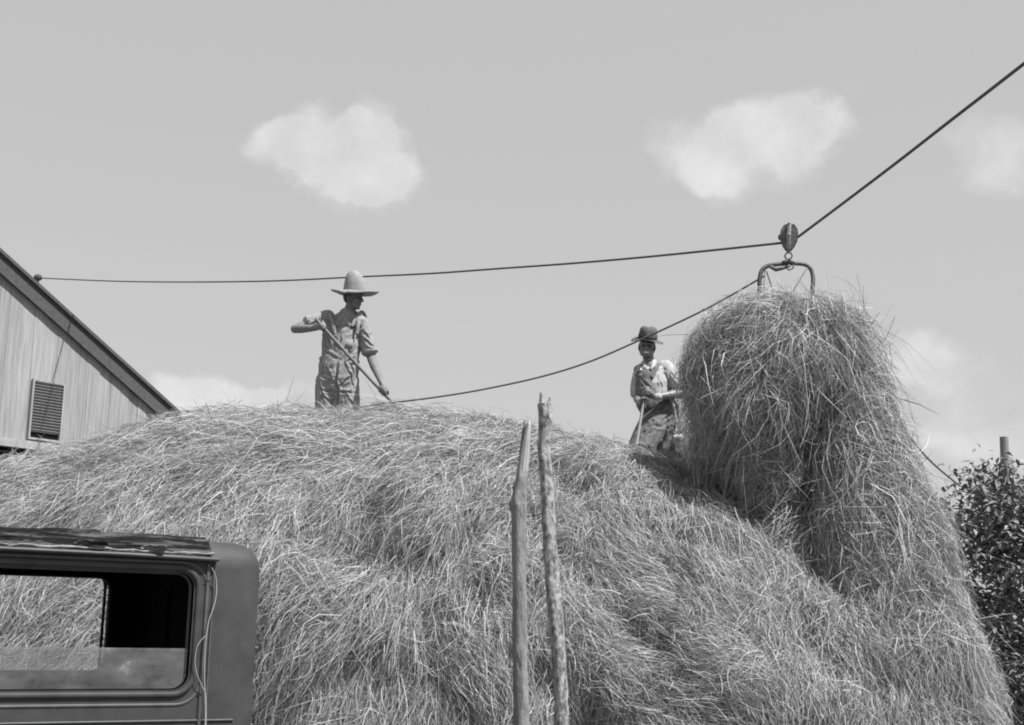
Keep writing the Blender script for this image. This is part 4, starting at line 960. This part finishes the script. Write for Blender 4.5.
def cr2(p, w_, r, z):
    t = z / .13; pinch = 1 - .22 * t * max(0, -math.sin(w_)) ; return Vector((p.x * (1 - .10 * t * max(0, -math.sin(w_))), p.y * 1.12 * pinch, p.z - (.012 * max(0, 1 - abs(p.x) / .035) if z > .1 else 0)))
lathe(bm, [(.094, .004), (.094, .035), (.089, .075), (.082, .105), (.068, .124), (.045, .130), (.02, .126), (.001, .124)], hm2, 32, cr2)
bmesh.ops.recalc_face_normals(bm, faces=bm.faces); cr_o = obj('crown', bm, M['felt'], hat2, True)
bm = bmesh.new(); lathe(bm, [(.0955, .008), (.0965, .01), (.0965, .034), (.0955, .036)], hm2, 32, lambda p, w_, r, z: Vector((p.x, p.y * 1.12, p.z))); o = obj('hat_band', bm, M['band'], hat2, True)
pitchfork('pitchfork', fk(-.05), fk1 + (fk1 - fk0) * .8, 'short pale fork shaft held upright by the smiling man', M['handle2'], .0135)
# pale frayed cord at his thigh
rg = empty('cotton_rag', B(677, 440, -.16), 'pale frayed rag hanging at the thigh of the smiling man', 'rag')
bm = bmesh.new(); tube(bm, catmull([B(672, 399, -.13), B(673, 404, -.16), B(675, 411, -.17), B(676, 420, -.18), B(676, 429, -.18), B(674, 434, -.18)], 4), [.018, .02, .012, .014, .009, .012, .008, .010, .008, .009, .009, .007, .008, .010, .008, .009, .008, .012, .01, .012, .01], n=8, jitter=.3); obj('twist', bm, M['trim'], rg)
bm = bmesh.new(); ell(bm, B(678, 438.5, -.19), (.055, .03, .034)); remesh(bm, 'knot', M['trim'], rg, .007, 1, .02, 40)

# ------------------------------------------------------------------ leafy tree and post at the right
TD = 15.5
tb = P(1044, 615, TD); tb.z = 0
tree = empty('leafy_tree', tb, 'leafy broad leaved tree behind the right end of the hay', 'tree')
bm = bmesh.new(); R = random.Random(5)
tube(bm, [tb - Vector((0, 0, .1)), tb + Vector((.05, 0, .9)), tb + Vector((-.05, .1, 1.9)), tb + Vector((.05, 0, 2.6)), tb + Vector((.0, .05, 3.1))], [.10, .08, .06, .035, .012], n=12)
tips = []
for i in range(105):
    z = R.uniform(.3, 3.4); a = R.uniform(0, 2 * PI); ln = R.uniform(.7, 1.65) * (1.0 if z < 2.6 else max(.35, 1 - (z - 2.6) * .45))
    if i % 2 == 0: a = PI + R.uniform(-.9, .9)
    b0 = tb + Vector((0, 0, z * .85)); e_ = b0 + Vector((math.cos(a) * ln, math.sin(a) * ln * .9, R.uniform(.1, .55)))
    mid_ = b0.lerp(e_, .5) + Vector((R.uniform(-.1, .1), R.uniform(-.1, .1), R.uniform(0, .15))); br = catmull([b0, mid_, e_], 5)
    tube(bm, br, [.022 - .018 * k / (len(br) - 1) for k in range(len(br))], n=6)
    for k in range(3, len(br)): tips.append((br[k], k / len(br)))
    for k in range(4):
        s_ = br[R.randint(3, len(br) - 2)]; t_ = s_ + Vector((R.uniform(-.35, .35), R.uniform(-.35, .35), R.uniform(-.05, .35))); tube(bm, [s_, t_], [.007, .003], n=5)
        tips += [(s_.lerp(t_, .5), .6), (t_, 1)]
obj('trunk', bm, M['bark2'], tree, True)
bm = bmesh.new()
for (c, t) in tips:
    for k in range(R.randint(4, 9)):
        p = c + Vector((R.gauss(0, .085), R.gauss(0, .085), R.gauss(0, .08))); L_ = R.uniform(.07, .125); wd2 = L_ * R.uniform(.2, .28)
        d = Vector((R.uniform(-1, 1), R.uniform(-1, 1), R.uniform(-.9, .35))).normalized(); sdv = d.cross(Vector((R.uniform(-.6, .6), R.uniform(-.6, .6), 1))).normalized(); nn = sdv.cross(d)
        b0 = bm.verts.new(p); m1 = bm.verts.new(p + d * L_ * .5 - nn * L_ * .03); e1 = bm.verts.new(p + d * L_ - nn * L_ * .12)
        l1 = bm.verts.new(p + d * L_ * .42 + sdv * wd2 + nn * L_ * .06); r1 = bm.verts.new(p + d * L_ * .42 - sdv * wd2 + nn * L_ * .06)
        bm.faces.new((b0, l1, m1)); bm.faces.new((b0, m1, r1)); bm.faces.new((m1, l1, e1)); bm.faces.new((m1, e1, r1))
obj('crown', bm, M['leaf'], tree)
bm = bmesh.new(); c = P(1004, 437, 17.5); tube(bm, [Vector((c.x, c.y, -.1)), Vector((c.x, c.y, c.z * .5)), c], [.07, .065, .055], n=12, caps=False)
tag(obj('weathered_post', bm, M['post']), 'grey post rising just above the leafy tree', 'post')
